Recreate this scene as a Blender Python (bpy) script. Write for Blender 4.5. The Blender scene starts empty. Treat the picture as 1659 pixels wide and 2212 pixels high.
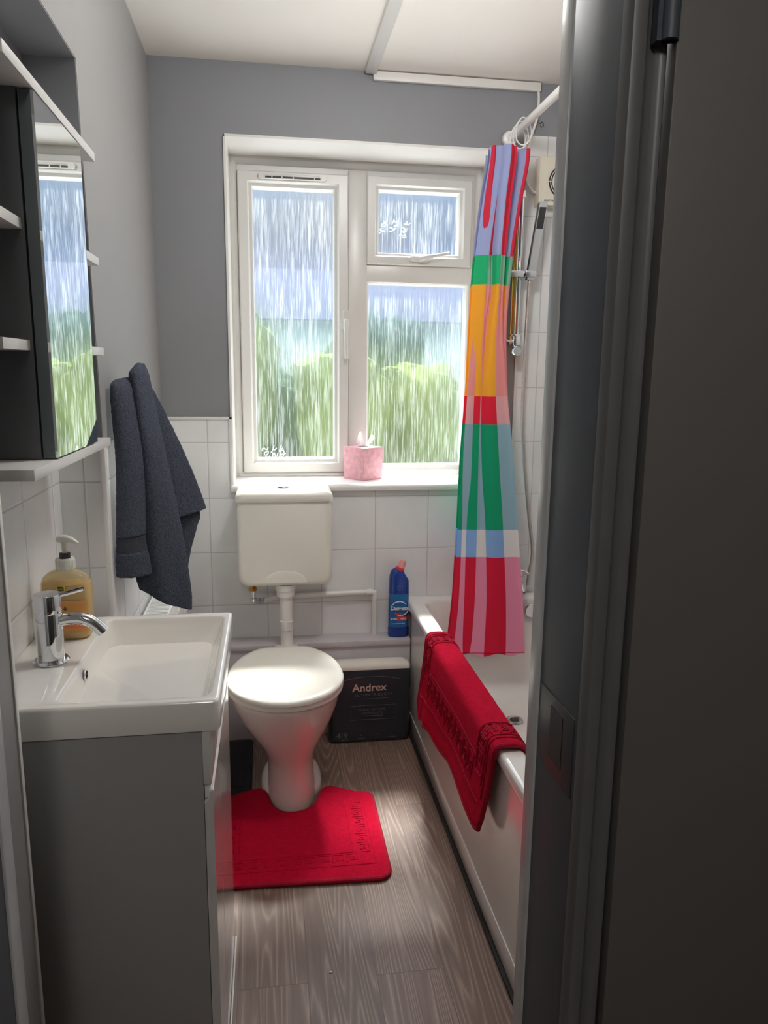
import bpy, bmesh, math, random
from mathutils import Vector, Matrix
R = math.radians
rnd = random.Random(7)
scene = bpy.context.scene
col = scene.collection

# ------------------------------------------------------------------ camera
CAM = Vector((0, 0, 1.35))
YAW, PITCH, ROLL, FPX = R(8.75), R(10.68), R(.65), 1615.0
fw = Vector((math.sin(YAW) * math.cos(PITCH), math.cos(YAW) * math.cos(PITCH), -math.sin(PITCH)))
rt = Vector((math.cos(YAW), -math.sin(YAW), 0))
up = rt.cross(fw)
r2 = rt * math.cos(ROLL) + up * math.sin(ROLL)
u2 = -rt * math.sin(ROLL) + up * math.cos(ROLL)
cd = bpy.data.cameras.new('camera')
cam = bpy.data.objects.new('camera', cd)
col.objects.link(cam)
cam.matrix_world = Matrix(((r2.x, u2.x, -fw.x, CAM.x), (r2.y, u2.y, -fw.y, CAM.y), (r2.z, u2.z, -fw.z, CAM.z), (0, 0, 0, 1)))
cd.sensor_fit = 'VERTICAL'
cd.sensor_height = 36
cd.lens = FPX * 36 / 2212
cd.clip_start = .02
scene.camera = cam

# ------------------------------------------------------------------ world, sun, exposure
EXPOSURE = 0.55
SKY_LOW, SKY_HIGH, SUN_E = .36, 4.5, 23.0
FILL_W, HALL_FILL_W = 12.0, 13.0
scene.view_settings.view_transform = 'Standard'
scene.view_settings.look = 'None'
scene.view_settings.gamma = 1
scene.view_settings.use_curve_mapping = False
scene.view_settings.exposure = EXPOSURE
try:
    scene.cycles.max_bounces = 14
    scene.cycles.diffuse_bounces = 6
    scene.cycles.transparent_max_bounces = 16
    scene.cycles.transmission_bounces = 10
    scene.cycles.use_denoising = True
    scene.cycles.sample_clamp_indirect = 6
    scene.cycles.caustics_refractive = True
    scene.cycles.caustics_reflective = False
    scene.cycles.blur_glossy = .5
except Exception:
    pass
w = bpy.data.worlds.new('sky')
scene.world = w
w.use_nodes = True
nt = w.node_tree
nt.nodes.clear()
N = nt.nodes.new
wo = N('ShaderNodeOutputWorld'); bg = N('ShaderNodeBackground'); tc = N('ShaderNodeTexCoord')
sp = N('ShaderNodeSeparateXYZ'); rp = N('ShaderNodeValToRGB'); st = N('ShaderNodeMapRange')
nz = N('ShaderNodeTexNoise'); mx = N('ShaderNodeMix'); mx.data_type = 'RGBA'
nt.links.new(tc.outputs['Generated'], sp.inputs[0])
nt.links.new(sp.outputs['Z'], rp.inputs[0])
e = rp.color_ramp.elements
e[0].position = 0.0; e[0].color = (.62, .72, .85, 1)
e[1].position = 1.0; e[1].color = (.80, .88, 1.0, 1)
for p_, c_ in ((.07, (.50, .62, .84, 1)), (.13, (.36, .58, .95, 1)), (.22, (.40, .62, 1.0, 1)), (.40, (.85, .92, 1.0, 1))):
    k = e.new(p_); k.color = c_
nz.inputs['Scale'].default_value = 5.0
nt.links.new(tc.outputs['Generated'], nz.inputs['Vector'])
nr = N('ShaderNodeMapRange'); nr.inputs[1].default_value = .45; nr.inputs[2].default_value = .7
nt.links.new(nz.outputs[0], nr.inputs[0])
nt.links.new(nr.outputs[0], mx.inputs[0])
nt.links.new(rp.outputs[0], mx.inputs[6])
mx.inputs[7].default_value = (.95, .97, 1, 1)
nt.links.new(mx.outputs[2], bg.inputs[0])
st.inputs[1].default_value = .20; st.inputs[2].default_value = .5
st.inputs[3].default_value = SKY_LOW; st.inputs[4].default_value = SKY_HIGH
nt.links.new(sp.outputs['Z'], st.inputs[0])
nt.links.new(st.outputs[0], bg.inputs[1])
nt.links.new(bg.outputs[0], wo.inputs[0])
sd = bpy.data.lights.new('sun', 'SUN')
sd.energy = SUN_E
sd.color = (1, .965, .92)
sd.angle = R(10)
sun = bpy.data.objects.new('sun', sd)
col.objects.link(sun)
sun.location = (1.5, 8, 9)
sun.rotation_euler = Vector((-.055, -.238, -.40)).to_track_quat('-Z', 'Y').to_euler()

def fill_light(name, loc, power, radius, colour):
    ld = bpy.data.lights.new(name, 'POINT')
    ld.energy = power; ld.shadow_soft_size = radius; ld.color = colour
    o = bpy.data.objects.new(name, ld); col.objects.link(o); o.location = loc
    return o
fill_light('bathroom_fill', (.353, 1.66, 2.20), FILL_W, .10, (1, .995, .98))  # unseen fill light, added to brighten the bathroom
fill_light('hall_fill', (-.1, -.7, 2.18), HALL_FILL_W, .10, (1, .97, .93))  # unseen fill light, added to lift the surfaces facing the hall

# ------------------------------------------------------------------ materials
def s2l(c):
    return tuple((x / 255 / 12.92 if x / 255 <= .04045 else ((x / 255 + .055) / 1.055) ** 2.4) for x in c)

def node_mat(name):
    m = bpy.data.materials.new(name)
    m.use_nodes = True
    return m, m.node_tree, m.node_tree.nodes, m.node_tree.links

def mat(name, c, rough=.5, metal=0., var=.04, vscale=8., bump=0., bscale=300., spec=.5, coat=0., sheen=0., aniso=None, lin=False):
    m, t, n, l = node_mat(name)
    b = n['Principled BSDF']
    c = c if lin else s2l(c)
    b.inputs['Roughness'].default_value = rough
    b.inputs['Metallic'].default_value = metal
    b.inputs['Specular IOR Level'].default_value = spec
    b.inputs['Coat Weight'].default_value = coat
    b.inputs['Coat Roughness'].default_value = .05
    if sheen:
        b.inputs['Sheen Weight'].default_value = sheen
        b.inputs['Sheen Roughness'].default_value = .5
        b.inputs['Sheen Tint'].default_value = (*c, 1)
    tcn = n.new('ShaderNodeTexCoord')
    nn = n.new('ShaderNodeTexNoise'); nn.inputs['Scale'].default_value = vscale; nn.inputs['Detail'].default_value = 4
    l.new(tcn.outputs['Object'], nn.inputs['Vector'])
    r_ = n.new('ShaderNodeValToRGB')
    r_.color_ramp.elements[0].position = .3; r_.color_ramp.elements[1].position = .7
    r_.color_ramp.elements[0].color = (*[max(0, x * (1 - var)) for x in c], 1)
    r_.color_ramp.elements[1].color = (*[min(1, x * (1 + var)) for x in c], 1)
    l.new(nn.outputs[0], r_.inputs[0]); l.new(r_.outputs[0], b.inputs['Base Color'])
    if bump:
        n2 = n.new('ShaderNodeTexNoise'); n2.inputs['Scale'].default_value = bscale; n2.inputs['Detail'].default_value = 3
        mp = n.new('ShaderNodeMapping')
        if aniso: mp.inputs['Scale'].default_value = aniso
        l.new(tcn.outputs['Object'], mp.inputs[0]); l.new(mp.outputs[0], n2.inputs['Vector'])
        bp = n.new('ShaderNodeBump'); bp.inputs['Strength'].default_value = bump; bp.inputs['Distance'].default_value = .004
        l.new(n2.outputs[0], bp.inputs['Height']); l.new(bp.outputs[0], b.inputs['Normal'])
    return m

def tile_mat(name, axis, off_a, off_z=.095, c=(234, 234, 234), size=.2):
    """glossy square wall tiles, grout on a 20 cm grid, in world position"""
    m, t, n, l = node_mat(name)
    b = n['Principled BSDF']
    g = n.new('ShaderNodeNewGeometry'); s = n.new('ShaderNodeSeparateXYZ'); l.new(g.outputs['Position'], s.inputs[0])
    def M(op, a, b_=None, c_=None):
        q = n.new('ShaderNodeMath'); q.operation = op
        for i, v in enumerate((a, b_, c_)):
            if v is None: continue
            if isinstance(v, (int, float)): q.inputs[i].default_value = v
            else: l.new(v, q.inputs[i])
        return q.outputs[0]
    def line(o, off):
        f_ = M('FRACT', M('ADD', M('DIVIDE', M('SUBTRACT', o, off), size), 100.5))
        return M('MULTIPLY', M('ABSOLUTE', M('SUBTRACT', f_, .5)), size)
    d = M('MINIMUM', line(s.outputs[axis], off_a), line(s.outputs['Z'], off_z))
    mr = n.new('ShaderNodeMapRange'); mr.inputs[1].default_value = .0008; mr.inputs[2].default_value = .0022
    l.new(d, mr.inputs[0])
    mr2 = n.new('ShaderNodeMapRange'); mr2.inputs[1].default_value = .0; mr2.inputs[2].default_value = .006
    l.new(d, mr2.inputs[0])
    # slow unevenness of the glaze, with a few faint scuffs
    nn = n.new('ShaderNodeTexNoise'); nn.inputs['Scale'].default_value = 7; nn.inputs['Detail'].default_value = 5
    l.new(g.outputs['Position'], nn.inputs['Vector'])
    rr = n.new('ShaderNodeValToRGB'); cc = s2l(c)
    rr.color_ramp.elements[0].position = .35; rr.color_ramp.elements[0].color = (*[x * .94 for x in cc], 1)
    rr.color_ramp.elements[1].position = .65; rr.color_ramp.elements[1].color = (*cc, 1)
    l.new(nn.outputs[0], rr.inputs[0])
    x = n.new('ShaderNodeMix'); x.data_type = 'RGBA'
    l.new(mr.outputs[0], x.inputs[0]); x.inputs[6].default_value = (*[q * .66 for q in cc], 1); l.new(rr.outputs[0], x.inputs[7])
    l.new(x.outputs[2], b.inputs['Base Color'])
    b.inputs['Roughness'].default_value = .22
    bp = n.new('ShaderNodeBump'); bp.inputs['Strength'].default_value = .35; bp.inputs['Distance'].default_value = .002
    l.new(mr2.outputs[0], bp.inputs['Height'])
    n3 = n.new('ShaderNodeTexNoise'); n3.inputs['Scale'].default_value = 14
    l.new(g.outputs['Position'], n3.inputs['Vector'])
    bp2 = n.new('ShaderNodeBump'); bp2.inputs['Strength'].default_value = .05; bp2.inputs['Distance'].default_value = .01
    l.new(n3.outputs[0], bp2.inputs['Height']); l.new(bp.outputs[0], bp2.inputs['Normal'])
    l.new(bp2.outputs[0], b.inputs['Normal'])
    return m

def floor_mat():
    m, t, n, l = node_mat('wood_vinyl')
    b = n['Principled BSDF']
    g = n.new('ShaderNodeNewGeometry')
    mp = n.new('ShaderNodeMapping'); mp.inputs['Rotation'].default_value = (0, 0, R(90)); mp.inputs['Location'].default_value = (.02, .40, 0)
    l.new(g.outputs['Position'], mp.inputs[0])
    br = n.new('ShaderNodeTexBrick')
    br.inputs['Scale'].default_value = 1; br.inputs['Brick Width'].default_value = 1.05; br.inputs['Row Height'].default_value = .155
    br.inputs['Mortar Size'].default_value = .0012; br.inputs['Mortar Smooth'].default_value = .3; br.offset = .37
    br.inputs['Color1'].default_value = (0, 0, 0, 1); br.inputs['Color2'].default_value = (1, 1, 1, 1); br.inputs['Mortar'].default_value = (.5, .5, .5, 1)
    l.new(mp.outputs[0], br.inputs['Vector'])
    # per plank shift of the grain
    va = n.new('ShaderNodeVectorMath'); va.operation = 'MULTIPLY_ADD'
    l.new(br.outputs['Color'], va.inputs[0]); va.inputs[1].default_value = (3.1, 5.7, 0); l.new(g.outputs['Position'], va.inputs[2])
    m2 = n.new('ShaderNodeMapping'); m2.inputs['Scale'].default_value = (7.5, .42, 1); l.new(va.outputs[0], m2.inputs[0])
    n1 = n.new('ShaderNodeTexNoise'); n1.inputs['Scale'].default_value = 1; n1.inputs['Detail'].default_value = 2.0; n1.inputs['Roughness'].default_value = .45
    l.new(m2.outputs[0], n1.inputs['Vector'])
    # growth rings: contour lines of that field
    mu = n.new('ShaderNodeMath'); mu.operation = 'MULTIPLY'; mu.inputs[1].default_value = 34; l.new(n1.outputs[0], mu.inputs[0])
    fr = n.new('ShaderNodeMath'); fr.operation = 'PINGPONG'; fr.inputs[1].default_value = .5; l.new(mu.outputs[0], fr.inputs[0])
    m3 = n.new('ShaderNodeMapping'); m3.inputs['Scale'].default_value = (220, 6, 1); l.new(va.outputs[0], m3.inputs[0])
    n2 = n.new('ShaderNodeTexNoise'); n2.inputs['Scale'].default_value = 1; n2.inputs['Detail'].default_value = 3
    l.new(m3.outputs[0], n2.inputs['Vector'])
    ad = n.new('ShaderNodeMath'); ad.operation = 'MULTIPLY_ADD'; ad.inputs[1].default_value = .55
    l.new(n2.outputs[0], ad.inputs[0]); l.new(fr.outputs[0], ad.inputs[2])
    rr = n.new('ShaderNodeValToRGB')
    el = rr.color_ramp.elements
    el[0].position = .30; el[0].color = (*s2l((112, 90, 79)), 1)
    el[1].position = .86; el[1].color = (*s2l((158, 137, 124)), 1)
    k = el.new(.60); k.color = (*s2l((123, 101, 89)), 1)
    l.new(ad.outputs[0], rr.inputs[0])
    hs = n.new('ShaderNodeHueSaturation')
    tn = n.new('ShaderNodeMapRange'); tn.inputs[3].default_value = .86; tn.inputs[4].default_value = 1.06
    l.new(br.outputs['Color'], tn.inputs[0]); l.new(tn.outputs[0], hs.inputs['Value']); l.new(rr.outputs[0], hs.inputs['Color'])
    mo = n.new('ShaderNodeMix'); mo.data_type = 'RGBA'
    l.new(br.outputs['Fac'], mo.inputs[0]); l.new(hs.outputs[0], mo.inputs[6]); mo.inputs[7].default_value = (*s2l((92, 72, 62)), 1)
    l.new(mo.outputs[2], b.inputs['Base Color'])
    b.inputs['Roughness'].default_value = .42
    bp = n.new('ShaderNodeBump'); bp.inputs['Strength'].default_value = .18; bp.inputs['Distance'].default_value = .002
    l.new(ad.outputs[0], bp.inputs['Height']); l.new(bp.outputs[0], b.inputs['Normal'])
    return m

def glass_mat():
    """reeded obscure glass: part clear, part scattering, in running vertical streaks"""
    m, t, n, l = node_mat('obscure_glass')
    n.remove(n['Principled BSDF'])
    out = n['Material Output']
    g = n.new('ShaderNodeNewGeometry')
    mp = n.new('ShaderNodeMapping'); mp.inputs['Scale'].default_value = (190, 1, 9); l.new(g.outputs['Position'], mp.inputs[0])
    nn = n.new('ShaderNodeTexNoise'); nn.inputs['Scale'].default_value = 1; nn.inputs['Detail'].default_value = 5; nn.inputs['Roughness'].default_value = .65
    l.new(mp.outputs[0], nn.inputs['Vector'])
    mp2 = n.new('ShaderNodeMapping'); mp2.inputs['Scale'].default_value = (45, 1, 3.0); l.new(g.outputs['Position'], mp2.inputs[0])
    n2 = n.new('ShaderNodeTexNoise'); n2.inputs['Scale'].default_value = 1; n2.inputs['Detail'].default_value = 3
    l.new(mp2.outputs[0], n2.inputs['Vector'])
    mm = n.new('ShaderNodeMath'); mm.operation = 'MULTIPLY_ADD'; mm.inputs[1].default_value = .45
    l.new(n2.outputs[0], mm.inputs[0]); l.new(nn.outputs[0], mm.inputs[2])
    f1 = n.new('ShaderNodeMapRange'); f1.inputs[1].default_value = .68; f1.inputs[2].default_value = .92; f1.inputs[3].default_value = .004; f1.inputs[4].default_value = .11
    l.new(mm.outputs[0], f1.inputs[0])
    bp = n.new('ShaderNodeBump'); bp.inputs['Strength'].default_value = .7; bp.inputs['Distance'].default_value = .004
    l.new(mm.outputs[0], bp.inputs['Height'])
    tr = n.new('ShaderNodeBsdfTransparent'); tr.inputs[0].default_value = (.96, .98, .98, 1)
    rf = n.new('ShaderNodeBsdfRefraction'); rf.inputs['Roughness'].default_value = .6; rf.inputs['IOR'].default_value = 1.12; rf.inputs[0].default_value = (.95, .98, 1, 1)
    l.new(bp.outputs[0], rf.inputs['Normal'])
    tl = n.new('ShaderNodeBsdfTranslucent'); tl.inputs[0].default_value = (.86, .90, .94, 1)
    gl = n.new('ShaderNodeBsdfGlossy'); gl.inputs['Roughness'].default_value = .15; l.new(bp.outputs[0], gl.inputs['Normal'])
    a = n.new('ShaderNodeMixShader'); a.inputs[0].default_value = .62; l.new(tr.outputs[0], a.inputs[1]); l.new(rf.outputs[0], a.inputs[2])
    c = n.new('ShaderNodeMixShader'); l.new(f1.outputs[0], c.inputs[0]); l.new(a.outputs[0], c.inputs[1]); l.new(tl.outputs[0], c.inputs[2])
    d = n.new('ShaderNodeMixShader'); d.inputs[0].default_value = .04; l.new(c.outputs[0], d.inputs[1]); l.new(gl.outputs[0], d.inputs[2])
    l.new(d.outputs[0], out.inputs[0])
    return m

def sheer_mat(name, c=None, trans=.45, clear=0., attr=None):
    """thin cloth or film that lets light through"""
    m, t, n, l = node_mat(name)
    n.remove(n['Principled BSDF'])
    out = n['Material Output']
    df = n.new('ShaderNodeBsdfDiffuse'); tl = n.new('ShaderNodeBsdfTranslucent')
    if attr:
        at = n.new('ShaderNodeAttribute'); at.attribute_name = attr; src = at.outputs['Color']
        l.new(src, df.inputs[0]); l.new(src, tl.inputs[0])
    else:
        df.inputs[0].default_value = (*s2l(c), 1); tl.inputs[0].default_value = (*s2l(c), 1)
    a = n.new('ShaderNodeMixShader'); a.inputs[0].default_value = trans
    l.new(df.outputs[0], a.inputs[1]); l.new(tl.outputs[0], a.inputs[2])
    last = a
    if clear:
        tr = n.new('ShaderNodeBsdfTransparent'); b = n.new('ShaderNodeMixShader'); b.inputs[0].default_value = clear
        l.new(a.outputs[0], b.inputs[1]); l.new(tr.outputs[0], b.inputs[2]); last = b
    l.new(last.outputs[0], out.inputs[0])
    return m

def clear_mat(name, c, clear=.7, rough=.08):
    m, t, n, l = node_mat(name)
    n.remove(n['Principled BSDF'])
    out = n['Material Output']
    tr = n.new('ShaderNodeBsdfTransparent'); tr.inputs[0].default_value = (*s2l(c), 1)
    gl = n.new('ShaderNodeBsdfPrincipled'); gl.inputs['Base Color'].default_value = (*s2l(c), 1); gl.inputs['Roughness'].default_value = rough
    a = n.new('ShaderNodeMixShader'); a.inputs[0].default_value = clear
    l.new(gl.outputs[0], a.inputs[1]); l.new(tr.outputs[0], a.inputs[2]); l.new(a.outputs[0], out.inputs[0])
    return m

MAT = dict(
    grey_paint=mat('grey_paint', (137, 138, 142), .55, var=.02, vscale=2, bump=.06, bscale=40),
    pale_paint=mat('pale_paint', (146, 145, 144), .55, var=.02, vscale=2, bump=.05, bscale=40),
    ceiling_paint=mat('ceiling_paint', (243, 238, 231), .8, var=.015, vscale=1.5, bump=.05, bscale=30),
    white_paint=mat('white_paint', (226, 223, 219), .4, var=.03, vscale=6, bump=.05, bscale=30),
    hall_paint=mat('hall_paint', (98, 96, 93), .5, var=.03, vscale=3, bump=.04, bscale=60),
    jamb_paint=mat('jamb_paint', (72, 78, 87), .5, var=.05, vscale=20, bump=.08, bscale=30, aniso=(1, 1, .15)),
    architrave_paint=mat('architrave_paint', (98, 99, 100), .4, var=.04, vscale=20),
    lit_edge_paint=mat('lit_edge_paint', (190, 192, 194), .25, var=.06, vscale=25, bump=.08, bscale=30, aniso=(1, 1, .15)),  # bathroom-side paint, made paler to carry the window light on the edge
    ledge_paint=mat('ledge_paint', (196, 190, 193), .45, var=.05, vscale=10, bump=.06, bscale=20),
    upvc=mat('upvc', (208, 206, 202), .3, var=.02, vscale=5),
    trim=mat('tile_trim', (222, 220, 216), .35, var=.04, vscale=20),
    ceramic=mat('ceramic', (236, 233, 228), .10, var=.01, spec=.6, coat=.4),
    toilet_ceramic=mat('toilet_ceramic', (232, 224, 220), .12, var=.01, spec=.6, coat=.4),
    seat=mat('seat_plastic', (240, 236, 226), .22, var=.01),
    cistern=mat('cistern_plastic', (226, 222, 212), .3, var=.02, vscale=3),
    acrylic=mat('acrylic', (230, 226, 222), .14, var=.015, coat=.3),
    unit=mat('unit_gloss', (206, 205, 203), .12, var=.01, coat=.5),
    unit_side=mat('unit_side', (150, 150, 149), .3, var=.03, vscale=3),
    unit_edge=mat('unit_edge', (232, 232, 232), .2),
    chrome=mat('chrome', (225, 226, 228), .06, metal=1, var=.01),
    satin=mat('satin_metal', (205, 206, 208), .25, metal=1, var=.03),
    brass=mat('brass', (196, 158, 88), .25, metal=1, var=.08, vscale=60),
    dark_metal=mat('dark_metal', (70, 70, 72), .4, metal=.6),
    black=mat('black_plastic', (26, 26, 28), .45),
    dark_gap=mat('dark_gap', (34, 30, 28), .7, var=.3, vscale=40),
    cabinet_dark=mat('cabinet_dark', (96, 98, 101), .4, var=.03),
    cabinet_white=mat('cabinet_white', (216, 214, 212), .35, var=.02),
    mirror=mat('mirror', (236, 240, 239), .005, metal=1, var=0),
    mirror_edge=mat('mirror_edge', (92, 100, 103), .6),
    red=mat('red_pile', (186, 12, 48), .95, var=.12, vscale=90, bump=.8, bscale=420, spec=.1, sheen=.35),
    red_edge=mat('red_binding', (160, 11, 42), .8, var=.1, vscale=120, bump=.5, bscale=500, spec=.2),
    terry=mat('charcoal_terry', (78, 83, 95), .98, var=.25, vscale=260, bump=1.0, bscale=330, spec=.05, sheen=.3),
    terry_band=mat('charcoal_band', (68, 70, 80), .9, var=.12, vscale=120, bump=.4, bscale=700, spec=.1),
    mat_dark=mat('charcoal_mat', (52, 52, 55), .95, var=.15, vscale=100, bump=.6, bscale=400, spec=.1),
    blue=mat('blue_plastic', (30, 62, 142), .25, var=.03),
    blue_label=mat('blue_label', (36, 106, 168), .35, var=.15, vscale=25),
    white_ink=mat('white_ink', (232, 234, 238), .5),
    red_ink=mat('red_ink', (214, 60, 62), .5),
    orange_ink=mat('orange_ink', (226, 124, 74), .5),
    dark_ink=mat('dark_ink', (40, 38, 36), .6),
    peach_ink=mat('peach_ink', (222, 190, 176), .4),
    grey_ink=mat('grey_ink', (112, 112, 118), .5),
    pack=mat('pack_film', (50, 54, 62), .28, var=.12, vscale=14, bump=.25, bscale=12),
    pack_top=mat('pack_paper', (228, 222, 212), .6, var=.04, vscale=20),
    pink_card=mat('pink_card', (214, 158, 168), .6, var=.16, vscale=55),
    cap_red=mat('cap_red', (206, 52, 62), .35),
    cap_pink=mat('cap_pink', (222, 150, 152), .4),
    cream=mat('cream_plastic', (222, 216, 198), .4, var=.02),
    soap=mat('soap_liquid', (232, 196, 118), .25, var=.05, vscale=20),
    soap_orange=mat('soap_label', (224, 158, 84), .4, var=.08, vscale=30),
    yellow_tag=mat('yellow_tag', (214, 196, 84), .5),
    tissue=sheer_mat('tissue_paper', (240, 232, 230), .5),
    marker=sheer_mat('white_marker', (250, 252, 252), .9),
    pump=mat('pump_white', (226, 224, 214), .35),
    rail=mat('white_rail', (232, 230, 226), .3),
    gold=mat('gold_pipe', (206, 168, 92), .2, metal=1, var=.05),
    hose=mat('hose_metal', (196, 190, 186), .28, metal=.8, var=.1, vscale=200, bump=.4, bscale=10, aniso=(1, 1, 60)),
    curtain=sheer_mat('curtain_cloth', trans=.25, attr='dye'),
    glass=glass_mat(),
    glass_back=clear_mat('smooth_glass', (250, 253, 253), .97, .05),
    floor=floor_mat(),
    tile_back=tile_mat('tiles_back', 'X', -.017),
    tile_side=tile_mat('tiles_side', 'Y', .10),
    radiator=mat('radiator_enamel', (232, 231, 228), .25, var=.01),
    paving=mat('paving', (158, 158, 158), .9, var=.1, vscale=2, spec=0),
    lawn=mat('lawn', (92, 108, 70), .95, var=.3, vscale=3, spec=0),
    leaf=mat('leaf', (92, 102, 62), .9, var=.35, vscale=3, spec=0),
    leaf_dark=mat('leaf_dark', (62, 78, 70), .9, var=.3, vscale=3, spec=0),
    render_wall=mat('render_wall', (170, 180, 194), .9, var=.05, spec=0),
    roof=mat('roof_slate', (70, 74, 88), .8, var=.1, vscale=4, spec=0),
)

# ------------------------------------------------------------------ mesh helpers
def BM(): return bmesh.new()

def box(bm, x0, x1, y0, y1, z0, z1, bevel=0., seg=2):
    vs = [bm.verts.new((x, y, z)) for z in (z0, z1) for y in (y0, y1) for x in (x0, x1)]
    fs = [bm.faces.new([vs[i] for i in q]) for q in ((0, 2, 3, 1), (4, 5, 7, 6), (0, 1, 5, 4), (2, 6, 7, 3), (0, 4, 6, 2), (1, 3, 7, 5))]
    if bevel:
        ed = list({e_ for f_ in fs for e_ in f_.edges})
        bmesh.ops.bevel(bm, geom=ed, offset=bevel, segments=seg, profile=.5, affect='EDGES')
    return bm

def loft(bm, rings, closed=True, cap0=True, cap1=True):
    rv = [[bm.verts.new(p) for p in r_] for r_ in rings]
    n = len(rv[0])
    for a, b in zip(rv, rv[1:]):
        for i in range(n if closed else n - 1):
            j = (i + 1) % n
            try: bm.faces.new((a[i], a[j], b[j], b[i]))
            except ValueError: pass
    if closed and cap0: bm.faces.new(list(reversed(rv[0])))
    if closed and cap1: bm.faces.new(rv[-1])
    return rv

def tube(bm, pts, r, n=12, caps=True, closed=False):
    pts = [Vector(p) for p in pts]
    m = len(pts)
    rings, prev = [], None
    for i, p in enumerate(pts):
        if closed: d = pts[(i + 1) % m] - pts[i - 1]
        else: d = pts[min(i + 1, m - 1)] - pts[max(i - 1, 0)]
        d.normalize()
        if prev is None:
            a = Vector((0, 0, 1)) if abs(d.z) < .9 else Vector((1, 0, 0))
            u = d.cross(a).normalized()
        else:
            u = (prev - d * prev.dot(d)).normalized()
        prev = u
        v = d.cross(u)
        rr = r[i] if isinstance(r, (list, tuple)) else r
        rings.append([p + (u * math.cos(2 * math.pi * k / n) + v * math.sin(2 * math.pi * k / n)) * rr for k in range(n)])
    if closed:
        rings.append(rings[0])
        rv = loft(bm, rings, cap0=False, cap1=False)
        bmesh.ops.remove_doubles(bm, verts=bm.verts, dist=1e-6)
    else:
        loft(bm, rings, cap0=caps, cap1=caps)
    return bm

def lathe(bm, prof, c, n=32, axis='Z'):
    rings = []
    for r_, h in prof:
        ring = []
        for k in range(n):
            a = 2 * math.pi * k / n
            x, y = r_ * math.cos(a), r_ * math.sin(a)
            p = {'Z': (x, y, h), 'Y': (x, h, -y), 'X': (h, x, y)}[axis]
            ring.append(Vector(c) + Vector(p))
        rings.append(ring)
    loft(bm, rings)
    return bm

def spline(pts, n):
    """Catmull-Rom through pts, n samples in all"""
    pts = [Vector(p) for p in pts]
    out = []
    m = len(pts) - 1
    for i in range(n):
        t = i / (n - 1) * m
        k = min(int(t), m - 1); f = t - k
        p0, p1, p2, p3 = pts[max(k - 1, 0)], pts[k], pts[k + 1], pts[min(k + 2, m)]
        out.append(.5 * ((2 * p1) + (p2 - p0) * f + (2 * p0 - 5 * p1 + 4 * p2 - p3) * f * f + (3 * p1 - p0 - 3 * p2 + p3) * f ** 3))
    return out

def interp(tab, x):
    if x <= tab[0][0]: return tab[0][1]
    for (a, u), (b, v) in zip(tab, tab[1:]):
        if x <= b: return u + (v - u) * (x - a) / (b - a)
    return tab[-1][1]

def smooth_interp(tab, x):
    xs = [t_[0] for t_ in tab]
    if x <= xs[0]: return tab[0][1]
    if x >= xs[-1]: return tab[-1][1]
    for i in range(len(tab) - 1):
        if x <= xs[i + 1]:
            h = xs[i + 1] - xs[i]; t_ = (x - xs[i]) / h
            def sl(j):
                if j == 0 or j == len(tab) - 1: return 0
                return (tab[j + 1][1] - tab[j - 1][1]) / (xs[j + 1] - xs[j - 1])
            a, b = tab[i][1], tab[i + 1][1]; ma, mb = sl(i) * h, sl(i + 1) * h
            return (2 * t_**3 - 3 * t_**2 + 1) * a + (t_**3 - 2 * t_**2 + t_) * ma + (-2 * t_**3 + 3 * t_**2) * b + (t_**3 - t_**2) * mb

def rrect(x0, x1, y0, y1, r, n=6):
    """rounded rectangle outline, counter-clockwise in XY"""
    out = []
    for cx, cy, a0 in ((x1 - r, y0 + r, -90), (x1 - r, y1 - r, 0), (x0 + r, y1 - r, 90), (x0 + r, y0 + r, 180)):
        for k in range(n + 1):
            a = R(a0 + 90 * k / n)
            out.append((cx + r * math.cos(a), cy + r * math.sin(a)))
    return out

def prism(bm, outline, f, depths):
    """outline 2D, f(u,v,d)->3D; depths: list of (d, inset scale about centre)"""
    cx = sum(p[0] for p in outline) / len(outline); cy = sum(p[1] for p in outline) / len(outline)
    loft(bm, [[f(cx + (u - cx) * s_, cy + (v - cy) * s_, d) for u, v in outline] for d, s_ in depths])
    return bm

def frame_ring(bm, x0, x1, z0, z1, prof):
    """mitred rectangular frame facing -Y: prof is a closed list of (inset, y)"""
    rings = []
    for q in range(4):
        ring = []
        for d, y in prof:
            ring.append([(x0 + d, y, z0 + d), (x1 - d, y, z0 + d), (x1 - d, y, z1 - d), (x0 + d, y, z1 - d)][q])
        rings.append(ring)
    rings.append(rings[0])
    loft(bm, rings, cap0=False, cap1=False)
    bmesh.ops.remove_doubles(bm, verts=bm.verts, dist=1e-6)
    return bm

def text(bm, s_, size, org, xd, yd, thick=.0004, shear=0., bold=0., align='LEFT', space=1.):
    cu = bpy.data.curves.new('lettering', 'FONT')
    cu.body = s_; cu.size = size; cu.shear = shear; cu.extrude = thick; cu.offset = bold; cu.align_x = align; cu.space_character = space
    o = bpy.data.objects.new('lettering_source', cu)
    col.objects.link(o)
    dg = bpy.context.evaluated_depsgraph_get()
    me = bpy.data.meshes.new_from_object(o.evaluated_get(dg))
    xd = Vector(xd).normalized(); yd = Vector(yd).normalized(); zd = xd.cross(yd)
    M_ = Matrix(((xd.x, yd.x, zd.x, org[0]), (xd.y, yd.y, zd.y, org[1]), (xd.z, yd.z, zd.z, org[2]), (0, 0, 0, 1)))
    me.transform(M_)
    bm.from_mesh(me)
    bpy.data.objects.remove(o); bpy.data.curves.remove(cu); bpy.data.meshes.remove(me)
    return bm

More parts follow.
